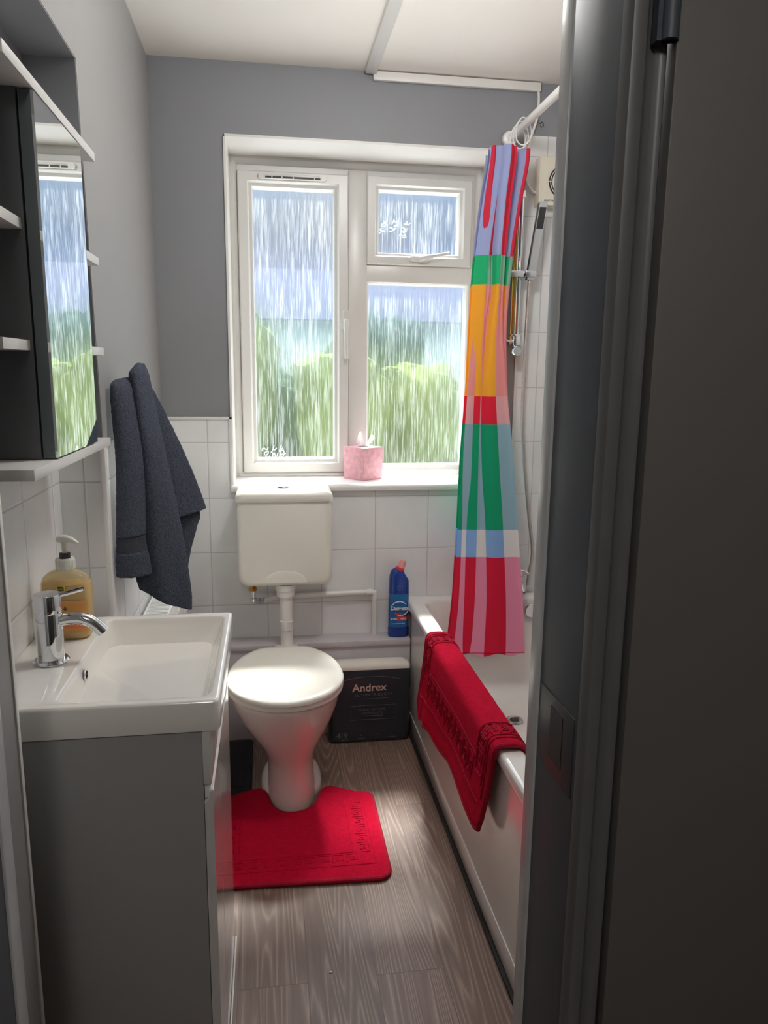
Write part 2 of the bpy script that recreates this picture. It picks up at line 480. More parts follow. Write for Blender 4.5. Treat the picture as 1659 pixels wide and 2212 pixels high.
def obj(name, bm, m, parent=None, flat=False, angle=35, normals=True):
    if normals: bmesh.ops.recalc_face_normals(bm, faces=bm.faces)
    me = bpy.data.meshes.new(name)
    bm.to_mesh(me); bm.free()
    me.materials.append(MAT[m] if isinstance(m, str) else m)
    if not flat:
        me.polygons.foreach_set('use_smooth', [True] * len(me.polygons))
        me.set_sharp_from_angle(angle=R(angle))
    o = bpy.data.objects.new(name, me)
    col.objects.link(o)
    if parent:
        o.parent = parent
        o.matrix_parent_inverse = Matrix.Translation(-abs_loc(parent))
    return o

def abs_loc(o):
    return o.location.copy() if o.parent is None else Vector((0, 0, 0))

def tag(o, label, cat, group=None):
    o['label'] = label; o['category'] = cat
    if group: o['group'] = group
    return o

def thing(name, label, cat, loc=(0, 0, 0), group=None):
    o = bpy.data.objects.new(name, None)
    o.empty_display_size = .05
    col.objects.link(o)
    o.location = loc
    return tag(o, label, cat, group)

def struct(name, bm, m, parent=None, **k):
    o = obj(name, bm, m, parent, **k)
    if parent is None: o['kind'] = 'structure'
    return o

# ------------------------------------------------------------------ the room
D = 2.70            # face of the back wall
XL, XA, XR = -.37, -.47, 1.21
YA0, YA1 = 1.075, 1.758  # the recess for the basin
ZC = 2.335
WX0, WX1, WZ0, WZ1 = -.128, .812, .935, 2.105
YF0, YF1 = .705, .85      # wall with the doorway
TH = .006

b = BM(); box(b, -1.3, 1.5, -1.4, 2.99, -.1, 0)
struct('floor', b, 'floor')
b = BM(); box(b, -1.3, 1.5, -1.4, 2.99, ZC, ZC + .1)
struct('ceiling', b, 'ceiling_paint')
b = BM()
Y0, Y1 = D + TH, 3.03
box(b, -.7, WX0 - .0075, Y0, Y1, 0, ZC); box(b, WX1 + .0075, 1.5, Y0, Y1, 0, ZC)
box(b, WX0 - .0075, WX1 + .0075, Y0, Y1, 0, WZ0 - .012); box(b, WX0 - .0075, WX1 + .0075, Y0, Y1, WZ1 + .0075, ZC)
wb = struct('wall_back', b, 'grey_paint')
b = BM()
box(b, XL, WX0 - .012, D, D + TH, 0, 1.178)
box(b, WX0 - .012, 1.21, D, D + TH, 0, WZ0 - .012)
box(b, .905, 1.21, D, D + TH, WZ0 - .012, 2.163)
struct('tiling', b, 'tile_back', wb)
b = BM()   # white painted lining of the window opening
box(b, WX0 - .003, WX1 + .003, D - .001, 2.925, WZ1, WZ1 + .008)
box(b, WX0 - .008, WX0, D - .001, 2.925, WZ0, WZ1)
box(b, WX1, WX1 + .008, D - .001, 2.925, WZ0, WZ1)
struct('reveal', b, 'white_paint', wb)
b = BM()   # slim white trim where tiles end: along the top and down the window side
box(b, XL, WX0 - .002, D - .006, D + .004, 1.176, 1.186, .002)
box(b, WX0 - .014, WX0 - .002, D - .006, D + .006, WZ0 - .02, 1.186, .002)
box(b, .897, .907, D - .004, D + .004, WZ0, 2.166, .002)
struct('tile_edging', b, 'trim', wb)

b = BM()
box(b, -.72, XL - TH, YA1 + TH, D + TH, 0, 1.18); 
YT = 1.708          # the old wall leans: the recess edge is nearer at the top
loft(b, [[(-.72, D + TH, z), (-.72, y, z), (XL, y, z), (XL, D + TH, z)] for y, z in ((YA1, 1.18), (YT, 1.957), (YT, ZC))])
box(b, -.72, XL, YF1, YA0, 0, ZC)
box(b, -.72, XA - TH, YA0, YA1 + TH, 0, 1.957); box(b, -.72, XL, YA0, YT + .001, 1.957, ZC)
wl = struct('wall_left', b, 'pale_paint')
b = BM()
box(b, XL - TH, XL, YA1, D, 0, 1.176); box(b, XA - TH, XA, YA0, YA1, 0, 1.176)
struct('tiling', b, 'tile_side', wl)
b = BM(); box(b, XA, XL - TH, YA1, YA1 + TH, 0, 1.176)
struct('recess_tiling', b, 'tile_back', wl)
b = BM()   # grey painted inside of the recess above the tiles
box(b, XA - .003, XA, YA0, YA1, 1.176, 1.957)
loft(b, [[(XA, y + .02, z), (XA, y - .003, z), (XL - .001, y - .003, z), (XL - .001, y + .02, z)] for y, z in ((YA1, 1.176), (YT, 1.957))])
box(b, XA, XL - .001, YA0, YT, 1.955, 1.958)
struct('recess_lining', b, 'grey_paint', wl)
b = BM()
box(b, XL - .008, XL + .004, YA1 - .010, YA1 + .006, 0, 1.18, .002)
box(b, XL - .010, XL + .003, YA0 - .003, YA0 + .008, 0, 1.18, .002)
box(b, XL - .004, XL + .005, YA1, D - .006, 1.174, 1.184, .002)
struct('tile_edging', b, 'trim', wl)
b = BM(); box(b, XR, XR + .15, YF1, D + TH, 0, ZC)
wr = struct('wall_right', b, 'tile_side')

# doorway wall, hall
OL, OR, OT = -.312, .3232, 2.02
b = BM()
box(b, -1.0, OL - .02, YF0, YF1, 0, ZC); box(b, OR + .02, 1.36, YF0, YF1, 0, ZC); box(b, OL - .02, OR + .02, YF0, YF1, OT + .02, ZC)
struct('wall_front', b, 'hall_paint')
b = BM(); box(b, -1.1, -1.0, -1.3, YF0, 0, ZC); struct('wall_hall_left', b, 'hall_paint')
b = BM(); box(b, 1.05, 1.15, -1.3, YF0, 0, ZC); struct('wall_hall_right', b, 'hall_paint')
b = BM(); box(b, -1.1, 1.15, -1.4, -1.3, 0, ZC); struct('wall_hall_back', b, 'hall_paint')

# door lining: rebate face, stop, architrave with a rounded moulding
b = BM()
box(b, OR, OR + .02, YF0, YF1, 0, OT + .02, .001); box(b, OL - .02, OL, YF0, YF1, 0, OT + .02, .001); box(b, OL, OR, YF0, YF1, OT, OT + .02, .001)
df = struct('door_1', b, 'jamb_paint')
b = BM()
box(b, OR - .0032, OR + .01, .824, YF1 + .004, 0, OT, .0015, 3); box(b, OL - .01, OL + .0032, .824, YF1 + .004, 0, OT, .0015, 3); box(b, OL, OR, .824, YF1 + .004, OT - .0032, OT + .01, .0015)
struct('lining_edge', b, 'lit_edge_paint', df)
def architrave(sgn, x_in):
    b = BM()
    # section across X (outwards), Y towards the hall
    sec = [(0, 0), (0, -.012), (.003, -.0165), (.009, -.0185), (.016, -.017), (.020, -.011), (.024, -.0085), (.029, -.0085), (.032, -.011), (.035, -.0125), (.038, -.0125), (.0395, -.011), (.0395, 0)]
    loft(b, [[(x_in + sgn * u, YF0 + v, z) for u, v in sec] for z in (0, OT + .04)])
    return b
struct('architrave', architrave(1, OR - .002), 'architrave_paint', df)
struct('architrave', architrave(-1, OL + .002), 'architrave_paint', df)
b = BM()
box(b, OR - .0012, OR + .001, .716, .818, .885, .980, .0006)
sp_ = struct('strike_plate', b, 'dark_metal', df)
b = BM(); box(b, OR - .0018, OR + .001, .746, .782, .903, .966)
struct('latch_hole', b, 'black', sp_)
# cupboard door in the hall beside the doorway
b = BM(); box(b, .3625, .98, YF0 - .024, YF0 - .002, .01, ZC - .12, .0015)
d2 = struct('door_2', b, 'hall_paint')
b = BM(); tube(b, [(.3555, YF0 - .024, 1.640), (.3555, YF0 - .024, 1.735)], .0075, 14)
box(b, .344, .3555, YF0 - .0225, YF0 - .012, 1.640, 1.735); box(b, .3555, .3635, YF0 - .026, YF0 - .0185, 1.640, 1.735)
struct('hinge', b, 'jamb_paint', d2)

# boxed ledge under the window, floor edge at the bath, cable trunking
b = BM()
box(b, XL, .508, 2.618, D, 0, .345, .002); box(b, XL, .508, 2.610, D, .345, .368, .004)
struct('trim_1', b, 'ledge_paint')
b = BM(); box(b, .499, .513, .9, 2.618, 0, .010, .003)
struct('trim_2', b, 'dark_gap')
b = BM(); box(b, .334, .372, YF1, D - .012, ZC - .016, ZC, .003); box(b, .362, .945, D - .012, D + TH, ZC - .032, ZC - .004, .003)
struct('trim_3', b, 'white_paint')
b = BM(); box(b, -.1030, -.0985, 1.166, 1.62, 0, .004, .0015)
struct('trim_4', b, 'trim')

# ------------------------------------------------------------------ window
YG = 2.955
b = BM()
frame_ring(b, WX0, WX1, WZ0, WZ1, [(0, 2.99), (0, 2.916), (.010, 2.914), (.022, 2.920), (.028, 2.930), (.046, 2.934), (.046, 2.99)])
win = struct('window_1', b, 'upvc')
b = BM()
box(b, .303, .374, 2.922, 2.99, WZ0 + .03, WZ1 - .03, .004, 3)
struct('mullion', b, 'upvc', win)
b = BM(); box(b, .37, WX1 - .03, 2.922, 2.99, 1.680, 1.746, .004, 3)
struct('transom', b, 'upvc', win)
SASH = [(0, 2.975), (0, 2.912), (.004, 2.908), (.034, 2.908), (.038, 2.914), (.040, 2.922), (.050, 2.926), (.053, 2.932), (.053, 2.975)]
b = BM(); frame_ring(b, -.100, .302, .958, 2.055, SASH)
sl_ = struct('sash', b, 'upvc', win)
b = BM(); frame_ring(b, .372, .772, 1.744, 2.057, [(d * .86, y) for d, y in SASH])
sf = struct('sash', b, 'upvc', win)
b = BM(); frame_ring(b, .370, .776, .940, 1.688, [(0, 2.975), (0, 2.924), (.006, 2.922), (.011, 2.928), (.013, 2.975)])
struct('glazing_bead', b, 'upvc', win)
for nm, (x0, x1, z0, z1) in (('a', (-.052, .254, 1.006, 2.007)), ('b', (.412, .731, 1.785, 2.016)), ('c', (.378, .768, .948, 1.680))):
    b = BM(); box(b, x0, x1, YG, YG + .004, z0, z1)
    o = struct('pane', b, 'glass', win, flat=True)
    o.data.materials.append(MAT['glass_back'])      # the streaked face looks into the room, the outer face is smooth
    for p_ in o.data.polygons: p_.material_index = 0 if p_.normal.y < -.5 else 1
b = BM()   # handwriting in white marker on the panes
def strokes(x0, z1, k, lines):
    for ln in lines:
        tube(b, [(x0 + u * k, YG - .0012, z1 - v * k) for u, v in ln], .0015, 8)
K1 = 1.0 / 905 * .001 * 1000 * .1015   # crop units to metres
K1 = .0001130
strokes(-.0535, 1.1105, K1, [
    [(215, 640), (225, 560), (290, 545), (330, 600), (400, 590), (415, 520)],
    [(400, 640), (300, 700), (285, 760), (340, 800), (410, 740), (425, 670), (400, 640)],
    [(290, 930), (345, 840), (380, 900), (470, 820)], [(340, 1030), (400, 960), (490, 900)], [(350, 1090), (400, 1040), (480, 1080), (490, 1010)],
    [(620, 460), (580, 590), (515, 705)], [(580, 590), (640, 610), (705, 550)],
    [(560, 700), (555, 800), (600, 880)], [(590, 770), (625, 710), (660, 850), (720, 820), (745, 710)],
    [(620, 900), (640, 1030), (700, 980), (770, 870), (800, 950), (810, 1050)],
    [(865, 450), (840, 560), (785, 660)], [(840, 560), (880, 600), (920, 540)],
    [(850, 640), (840, 740), (900, 780), (960, 690), (940, 620), (850, 640)], [(850, 760), (880, 880), (940, 800), (1010, 720)]])
K2 = .000131
strokes(.389, 1.974, K2, [
    [(330, 600), (350, 660), (420, 650), (470, 590), (430, 555), (330, 600)], [(400, 540), (510, 490)],
    [(430, 780), (330, 770), (280, 740), (340, 700)], [(270, 840), (340, 790), (420, 780)],
    [(640, 580), (700, 450), (740, 530), (820, 470), (800, 620), (700, 640)], [(570, 670), (680, 710), (740, 690)], [(550, 800), (660, 760), (740, 700)], [(720, 620), (800, 600)],
    [(1000, 580), (1090, 480), (1100, 590), (1180, 530)], [(1040, 560), (1150, 580)], [(950, 650), (1020, 700), (1120, 690)],
    [(930, 780), (1000, 800), (1080, 740), (1010, 730), (930, 780)], [(860, 880), (930, 840), (950, 900), (1040, 860), (1060, 930), (950, 940)]])
struct('handwriting', b, 'marker', win)
# trickle vent, handles
b = BM()
prism(b, rrect(-.026, .223, 2.026, 2.046, .0099), lambda u, v, d: (u, 2.909 - d, v), [(0, 1), (.011, 1), (.0145, .985)])
tv = struct('trickle_vent', b, 'upvc', sl_)
b = BM(); box(b, .000, .198, 2.8935, 2.8955, 2.0285, 2.0345); struct('vent_slot', b, 'black', tv)
b = BM(); box(b, .002, .195, 2.8915, 2.8965, 2.0345, 2.0420, .001)
for x in (.022, .058, .098, .175): box(b, x, x + .004, 2.8930, 2.8955, 2.0285, 2.0350)
struct('vent_flap', b, 'upvc', tv)
b = BM()
prism(b, rrect(.280, .304, 1.50, 1.575, .010), lambda u, v, d: (u, 2.908 - d, v), [(0, 1), (.009, 1), (.012, .9)])
tube(b, [(.292, 2.897, 1.535), (.292, 2.884, 1.53), (.292, 2.878, 1.515), (.292, 2.877, 1.45), (.293, 2.880, 1.395)], [.010, .010, .0085, .0075, .007], 12)
struct('handle', b, 'upvc', sl_)
b = BM()
prism(b, rrect(.535, .61, 1.757, 1.778, .009), lambda u, v, d: (u, 2.908 - d, v), [(0, 1), (.009, 1), (.012, .9)])
tube(b, [(.573, 2.898, 1.766), (.572, 2.884, 1.766), (.585, 2.878, 1.769), (.63, 2.876, 1.778), (.682, 2.880, 1.789)], [.009, .009, .008, .0065, .005], 12)
struct('handle', b, 'upvc', sf)
b = BM()
prof = [(2.678, .920), (2.676, .930), (2.679, .938), (2.686, .943), (2.92, .943), (2.92, .923), (2.70, .923)]
loft(b, [[(x, y, z) for y, z in prof] for x in (WX0 - .010, WX1 + .010)])
struct('window_sill', b, 'white_paint', win)

# ------------------------------------------------------------------ unseen lamp holders added with the fill lights (above and behind the frame)
def fill_holder(x, y, z, label):
    t = thing('added_lamp_holder', label, 'lamp', (x, y, ZC))
    b = BM(); lathe(b, [(.001, ZC), (.05, ZC), (.048, ZC - .012), (.012, ZC - .018), (.012, z + .03), (.001, z + .03)], (x, y, 0), 24); obj('ceiling_rose', b, 'rail', t)
    return t
fill_holder(.353, 1.66, 2.25, 'unseen white lamp holder added with the bathroom fill light')
fill_holder(-.1, -.7, 2.20, 'unseen white lamp holder added with the hall fill light')

# ------------------------------------------------------------------ outside
b = BM(); box(b, -12, 14, 3.03, 7.0, -.3, -.02); o = struct('ground', b, 'paving')
b = BM(); box(b, -30, 30, 7.0, 60, -.3, -.02); o = struct('ground_lawn', b, 'lawn')
b = BM(); box(b, -8, 10, 9.0, 9.2, -.02, .92); struct('garden_wall', b, 'render_wall')
def bush(cx, cy, rx, rz, z0, m, label, seed):
    b = BM(); bmesh.ops.create_icosphere(b, subdivisions=4, radius=1)
    q = random.Random(seed); ph = [q.uniform(0, 6) for _ in range(9)]
    for v in b.verts:
        c_ = v.co
        k = 1 + .13 * math.sin(5 * c_.x + ph[0]) * math.sin(4 * c_.z + ph[1]) + .10 * math.sin(9 * c_.x + ph[2] + 3 * c_.y) * math.sin(8 * c_.z + ph[3]) + q.uniform(-.05, .05)
        v.co = Vector((cx + c_.x * rx * k, cy + c_.y * rx * .6 * k, (z0 + rz * (c_.z * k)) if c_.z > 0 else z0 * (1 + c_.z) - .03))
    o = tag(obj('garden_bush', b, m), label, 'bush', 'shrubs outside the window')
bush(-.30, 7.6, .36, .42, 1.55, 'leaf', 'yellow-green shrub blurred through the left pane, at its left side', 1)
bush(.64, 6.9, .42, .30, 1.22, 'leaf', 'yellow-green shrub blurred low in the left pane, at its right side', 2)
bush(.02, 8.5, .55, .38, .95, 'leaf_dark', 'dark green shrub blurred near the bottom of the left pane', 3)
bush(1.45, 7.4, .48, .36, 1.08, 'leaf', 'yellow-green shrub blurred through the middle of the large right pane', 4)
bush(1.25, 8.6, .55, .55, 1.45, 'leaf_dark', 'dark green shrub blurred behind the paler one in the large right pane', 5)
bh = thing('neighbour_house', 'pale rendered house with grey roof blurred beyond the garden', 'house', (1.2, 16, 0))
b = BM(); box(b, -4.5, 7.0, 15, 19, -.02, 2.3); obj('house_wall', b, 'render_wall', bh)
b = BM(); loft(b, [[(x, 14.7, 2.3), (x, 17, 3.5), (x, 19.3, 2.3)] for x in (-4.8, 7.3)]); obj('roof', b, 'roof', bh)

# ------------------------------------------------------------------ vanity unit and basin
ZB = .82
V0, V1 = 1.168, 1.628       # near and far ends
van = thing('vanity_unit', 'glossy pale vanity unit under the white basin in the recess', 'cabinet', (-.29, 1.4, 0))
for y in (V0 + .004, V1 - .024):
    b = BM(); box(b, XA + .001, -.119, y, y + .018, 0, ZB - .057, .001); obj('side_panel', b, 'unit_side', van)
b = BM(); box(b, XA + .001, -.119, V0 + .022, V1 - .024, .06, .078); obj('bottom_panel', b, 'unit_side', van)
b = BM(); box(b, -.119, -.1055, V0 + .004, V1 - .006, .668, ZB - .056, .0012); obj('front_panel', b, 'unit', van)
def vdoor(y0, y1):
    b = BM()
    sec = [(-.118, .008), (-.1048, .008), (-.1033, .010), (-.1033, .655), (-.1048, .657), (-.1088, .652), (-.1113, .640), (-.1168, .634), (-.118, .634)]
    loft(b, [[(x, y, z) for x, z in sec] for y in (y0, y1)])
    d_ = obj('door', b, 'unit', van)
    b = BM()
    loft(b, [[(x, y, z) for x, z in ((-.118, .6338), (-.1168, .6338), (-.1108, .640), (-.1083, .652), (-.1045, .6575), (-.1033, .6575), (-.1048, .660), (-.1103, .656), (-.1133, .643), (-.1178, .638), (-.118, .638))] for y in (y0, y1)])
    obj('handle_edge', b, 'unit_edge', d_)
vdoor(V0 + .004, 1.318); vdoor(1.321, V1 - .006)
b = BM(); box(b, -.1178, -.108, V0 + .012, V1 - .014, .640, .668); obj('handle_recess', b, 'unit_edge', van)

bas = thing('wash_basin', 'white rectangular ceramic wash basin on top of the vanity unit', 'basin', (-.28, 1.4, ZB - .056))
b = BM()
X0b, X1b = XA, -.088
def rr3(x0, x1, y0, y1, r, z): return [(u, v, z) for u, v in rrect(x0, x1, y0, y1, r, 6)]
rings = [rr3(X0b, X1b - .012, V0 + .008, V1 - .008, .008, ZB - .056),
         rr3(X0b, X1b - .002, V0 + .001, V1 - .001, .010, ZB - .054),
         rr3(X0b, X1b, V0, V1, .011, ZB - .048),
         rr3(X0b, X1b, V0, V1, .011, ZB - .006),
         rr3(X0b + .001, X1b - .002, V0 + .002, V1 - .002, .010, ZB - .001),
         rr3(X0b + .004, X1b - .006, V0 + .006, V1 - .006, .009, ZB)]
IX0, IX1, IY0, IY1 = -.352, -.104, V0 + .020, V1 - .022
rings += [rr3(IX0 - .002, IX1 + .002, IY0 - .002, IY1 + .002, .018, ZB - .0005)]
KEY = [(.001, .001, .001, .020, .002), (.003, .004, .003, .021, .010), (.005, .016, .008, .026, .040), (.009, .040, .018, .034, .074), (.022, .080, .040, .046, .096), (.060, .110, .10, .05, .1045), (.098, .122, .185, .012, .1075)]
A = spline([(k[0], k[1], k[2]) for k in KEY], 25); B_ = spline([(k[3], k[4], 0) for k in KEY], 25)
for a_, q in zip(A, B_): rings.append(rr3(IX0 + a_.x, IX1 - a_.y, IY0 + a_.z, IY1 - a_.z, max(.008, q.x), ZB - q.y))
loft(b, rings)
bmesh.ops.recalc_face_normals(b, faces=b.faces)
obj('bowl', b, 'ceramic', bas, angle=60)
b = BM(); lathe(b, [(.0075, 0), (.0105, .001), (.0118, .003), (.0105, .0045), (.0075, .0045), (.0075, .001)], (IX0 + .0042, 1.375, .790), 24, 'X'); ov = obj('overflow_ring', b, 'chrome', bas)
b = BM(); lathe(b, [(.0074, .0012), (.0074, .002)], (IX0 + .0042, 1.375, .790), 20, 'X'); box(b, IX0 + .0057, IX0 + .0079, 1.3685, 1.3815, .7892, .7908); obj('overflow_hole', b, 'dark_metal', ov)
b = BM(); lathe(b, [(.001, .004), (.020, .003), (.022, 0), (.018, -.002), (.001, -.002)], (-.235, 1.40, ZB - .106), 24); obj('waste', b, 'chrome', bas)

# ------------------------------------------------------------------ mixer tap
TX, TY = -.402, 1.372
tap = thing('basin_mixer_tap', 'chrome single lever mixer tap on the basin deck', 'tap', (TX, TY, ZB))
b = BM(); lathe(b, [(.001, 0), (.0305, 0), (.0315, .003), (.0285, .007), (.001, .0075)], (TX, TY, ZB), 36); obj('base_flange', b, 'chrome', tap)
b = BM(); lathe(b, [(.001, .006), (.0235, .006), (.0235, .092), (.0228, .094), (.001, .094)], (TX, TY, ZB), 40); obj('body', b, 'chrome', tap)
b = BM(); lathe(b, [(.001, .0945), (.0238, .0945), (.0240, .096), (.0240, .126), (.0228, .1285), (.001, .129)], (TX, TY, ZB), 40)
hd = obj('lever', b, 'chrome', tap)
b = BM(); tube(b, [(TX + .012, TY + .002, ZB + .124), (TX + .035, TY + .004, ZB + .128), (TX + .062, TY + .006, ZB + .135)], [.0048, .0042, .004], 10); obj('lever_pin', b, 'chrome', hd)
b = BM(); tube(b, spline([(TX + .014, TY, ZB + .078), (TX + .038, TY, ZB + .0815), (TX + .060, TY, ZB + .080), (TX + .078, TY, ZB + .070), (TX + .094, TY, ZB + .053)], 16), .0115, 18); obj('spout', b, 'chrome', tap)

# ------------------------------------------------------------------ soap bottle
SX, SY = -.402, 1.505
soap = thing('soap_dispenser', 'clear pump bottle of golden hand soap behind the tap', 'soap bottle', (SX, SY, ZB))
ca, sa = math.cos(R(-6)), math.sin(R(-6))
def sect(wx, wy, z, p=3.2, n=40, cx=SX, cy=SY, ca=ca, sa=sa):
    out = []
    for k in range(n):
        a = 2 * math.pi * k / n
        c_, s_ = math.cos(a), math.sin(a)
        x = wx * math.copysign(abs(c_) ** (2 / p), c_); y = wy * math.copysign(abs(s_) ** (2 / p), s_)
        out.append((cx + x * ca - y * sa, cy + x * sa + y * ca, z))
    return out
def soap_rings(k, top):
    tab = [(0, .036, .019), (.003, .041, .022), (.010, .044, .0235), (.055, .0475, .0250), (.095, .0485, .0255), (.112, .0475, .025), (.124, .043, .0235), (.132, .034, .021), (.138, .022, .018), (.141, .0155, .0155)]
    return [sect(wx * k, wy * k, ZB + .0008 + z * (1 if k == 1 else .985) + (0 if k == 1 else .0012), 3.0 if z < .13 else 2.2) for z, wx, wy in tab if z <= top]
b = BM(); loft(b, soap_rings(1, .2)); obj('bottle', b, clear_mat('soap_bottle_clear', (236, 226, 196), .72), soap, angle=60)
b = BM(); loft(b, soap_rings(.95, .113)); obj('soap', b, 'soap', soap, angle=60)
b = BM(); lathe(b, [(.0155, .139), (.0178, .141), (.0178, .160), (.0168, .162), (.001, .162)], (SX, SY, ZB), 32)
for k in range(28):
    a = 2 * math.pi * k / 28
    tube(b, [(SX + .0176 * math.cos(a), SY + .0176 * math.sin(a), ZB + z) for z in (.142, .159)], .0009, 5)
obj('collar', b, 'pump', soap)
b = BM(); lathe(b, [(.0105, .162), (.0105, .172), (.0085, .1725), (.001, .1725)], (SX, SY, ZB), 20); obj('lock_ring', b, 'dark_metal', soap)
b = BM()
tube(b, [(SX, SY, ZB + z) for z in (.165, .185, .196)], [.0042, .0052, .0062], 14)
tube(b, spline([(SX - .014, SY, ZB + .1985), (SX, SY, ZB + .2005), (SX + .013, SY - .002, ZB + .199), (SX + .027, SY - .004, ZB + .191)], 12), [.004, .0062, .0075, .0078, .0078, .0076, .007, .0064, .0056, .005, .0042, .0036], 12)
obj('pump_head', b, 'pump', soap)
def curved_patch(bm, u0, u1, z0, z1, off, k=1., n=16):
    rings = []
    for z in (z0, z1):
        row = []
        for i in range(n + 1):
            u = u0 + (u1 - u0) * i / n
            wx, wy = .048 * k, .0253 * k
            y = -wy * (max(0, 1 - abs(u / wx) ** 3.0)) ** (1 / 3.0) - off
            row.append((SX + u * ca - y * sa, SY + u * sa + y * ca, ZB + z))
        rings.append(row)
    loft(bm, rings, closed=False)
b = BM(); curved_patch(b, -.004, .043, .018, .082, .0012); obj('label', b, 'soap_orange', soap)
def stext(bm, s_, size, u, z, **k):
    y = -.0253 * (1 - abs(u / .048) ** 3) ** (1 / 3) - .0020
    text(bm, s_, size, (SX + u * ca - y * sa, SY + u * sa + y * ca, ZB + z), (ca, sa, 0), (0, 0, 1), **k)
b = BM(); curved_patch(b, -.010, .006, .101, .1125, .0010, n=4); yt = obj('price_tag', b, 'yellow_tag', soap)
b = BM(); stext(b, 'MEGA', .0046, -.0085, .1072, bold=.0001); stext(b, 'VALUE', .0042, -.0085, .1025, bold=.0001); obj('tag_lettering', b, 'dark_ink', soap)
b = BM(); stext(b, '+', .016, -.001, .060, bold=.0004); obj('plus_sign', b, 'dark_ink', soap)
b = BM(); stext(b, 'SOFT AND MILD', .0048, .002, .0495); stext(b, 'MILK & HONEY', .0062, .001, .0305, bold=.0001); obj('label_lettering', b, 'peach_ink', soap)
b = BM(); curved_patch(b, .000, .040, .026, .044, .0015); obj('label_band', b, 'orange_ink', soap)

# ------------------------------------------------------------------ mirror cabinet
XC = -.337
mc = thing('mirror_cabinet', 'grey open shelf cabinet with white shelves and a mirror door above the basin', 'cabinet', (-.40, 1.41, 1.187))
C0, C1 = 1.136, 1.672
b = BM(); box(b, XA + .003, XA + .012, C0, C1, 1.187, 1.772); box(b, XA + .003, -.362, 1.262, 1.552, 1.205, 1.754)
obj('carcass', b, 'cabinet_dark', mc)
b = BM(); box(b, XA + .003, XC, C0, C1, 1.187, 1.204, .0008); obj('bottom_board', b, 'cabinet_white', mc)
b = BM(); box(b, XA + .003, XC, C0, C1, 1.755, 1.772, .0008); obj('top_board', b, 'cabinet_white', mc)
for y0, y1 in ((C0 + .002, 1.262), (1.552, C1 - .002)):
    for z in (1.375, 1.555):
        b = BM(); box(b, XA + .012, -.366 if y0 < 1.4 else -.340, y0, y1, z, z + .016, .0006); obj('shelf', b, 'cabinet_white', mc)
b = BM(); box(b, XC - .022, XC - .004, 1.264, 1.550, 1.207, 1.752); md = obj('door', b, 'mirror_edge', mc)
b = BM(); box(b, XC - .004, XC, 1.264, 1.550, 1.207, 1.752); obj('mirror', b, 'mirror', md)

# ------------------------------------------------------------------ towel on its hook
hk = thing('towel_hook', 'small metal wall hook hidden under the dark towel peak', 'hook', (XL, 2.00, 1.33))
b = BM(); tube(b, [(XL, 2.00, 1.300), (XL + .035, 1.955, 1.304), (XL + .055, 1.935, 1.335)], .005, 10); obj('prong', b, 'satin', hk)
b = BM(); lathe(b, [(.001, .0), (.016, .0), (.015, .005), (.001, .006)], (XL, 2.00, 1.300), 20, 'X'); obj('rose', b, 'satin', hk)
tow = thing('hand_towel', 'dark charcoal terry towel hanging from the hook on the left wall', 'towel', (-.30, 1.88, .74))
def cloth(name, left, right, depthL, depthR, bulge, m, parent, nu=22, nv=40, thick=.008, wave=0., yadd=None, hem=None):
    """hanging cloth between two edge lines [(x,z)..]; depths in Y at both edges; bulge towards the camera"""
    L = spline([(x, 0, z) for x, z in left], nv); Rr = spline([(x, 0, z) for x, z in right], nv)
    bm = BM(); rows = []
    for j in range(nv):
        t_ = j / (nv - 1); row = []
        for i in range(nu):
            s_ = i / (nu - 1)
            p = L[j].lerp(Rr[j], s_)
            y = interp(depthL, t_) * (1 - s_) + interp(depthR, t_) * s_
            y -= interp(bulge, t_) * math.sin(math.pi * s_) ** .8
            y += wave * math.sin(s_ * 9 + 1.2 * math.sin(3 * t_)) * t_ * math.sin(math.pi * s_)
            row.append((p.x, y, p.z))
        rows.append(row)
    loft(bm, rows, closed=False)
    o = obj(name, bm, m, parent, angle=180)
    md_ = o.modifiers.new('thickness', 'SOLIDIFY'); md_.thickness = thick; md_.offset = 0
    sb_ = o.modifiers.new('round', 'SUBSURF'); sb_.levels = 1; sb_.render_levels = 1
    tx = bpy.data.textures.new('pile', 'CLOUDS'); tx.noise_scale = .006
    ds = o.modifiers.new('pile', 'DISPLACE'); ds.texture = tx; ds.strength = .0035; ds.texture_coords = 'GLOBAL'
    return o
# rear flap: peak to the right hand tip
cloth('rear_flap', [(-.325, 1.352), (-.300, 1.22), (-.272, 1.10), (-.255, 1.02), (-.240, .978)],
      [(-.318, 1.358), (-.279, 1.286), (-.251, 1.223), (-.208, 1.119), (-.178, 1.03), (-.168, .992)],
      [(0, 1.93), (1, 1.91)], [(0, 1.94), (1, 1.97)], [(0, .004), (1, .012)], 'terry', tow, 18, 36)
cloth('under_flap', [(-.27, 1.08), (-.255, .97), (-.24, .88), (-.23, .80)],
      [(-.205, 1.06), (-.183, .985), (-.192, .945), (-.214, .87), (-.222, .80)],
      [(0, 1.935), (1, 1.92)], [(0, 1.975), (1, 1.94)], [(0, .004), (1, .006)], 'terry', tow, 14, 30)
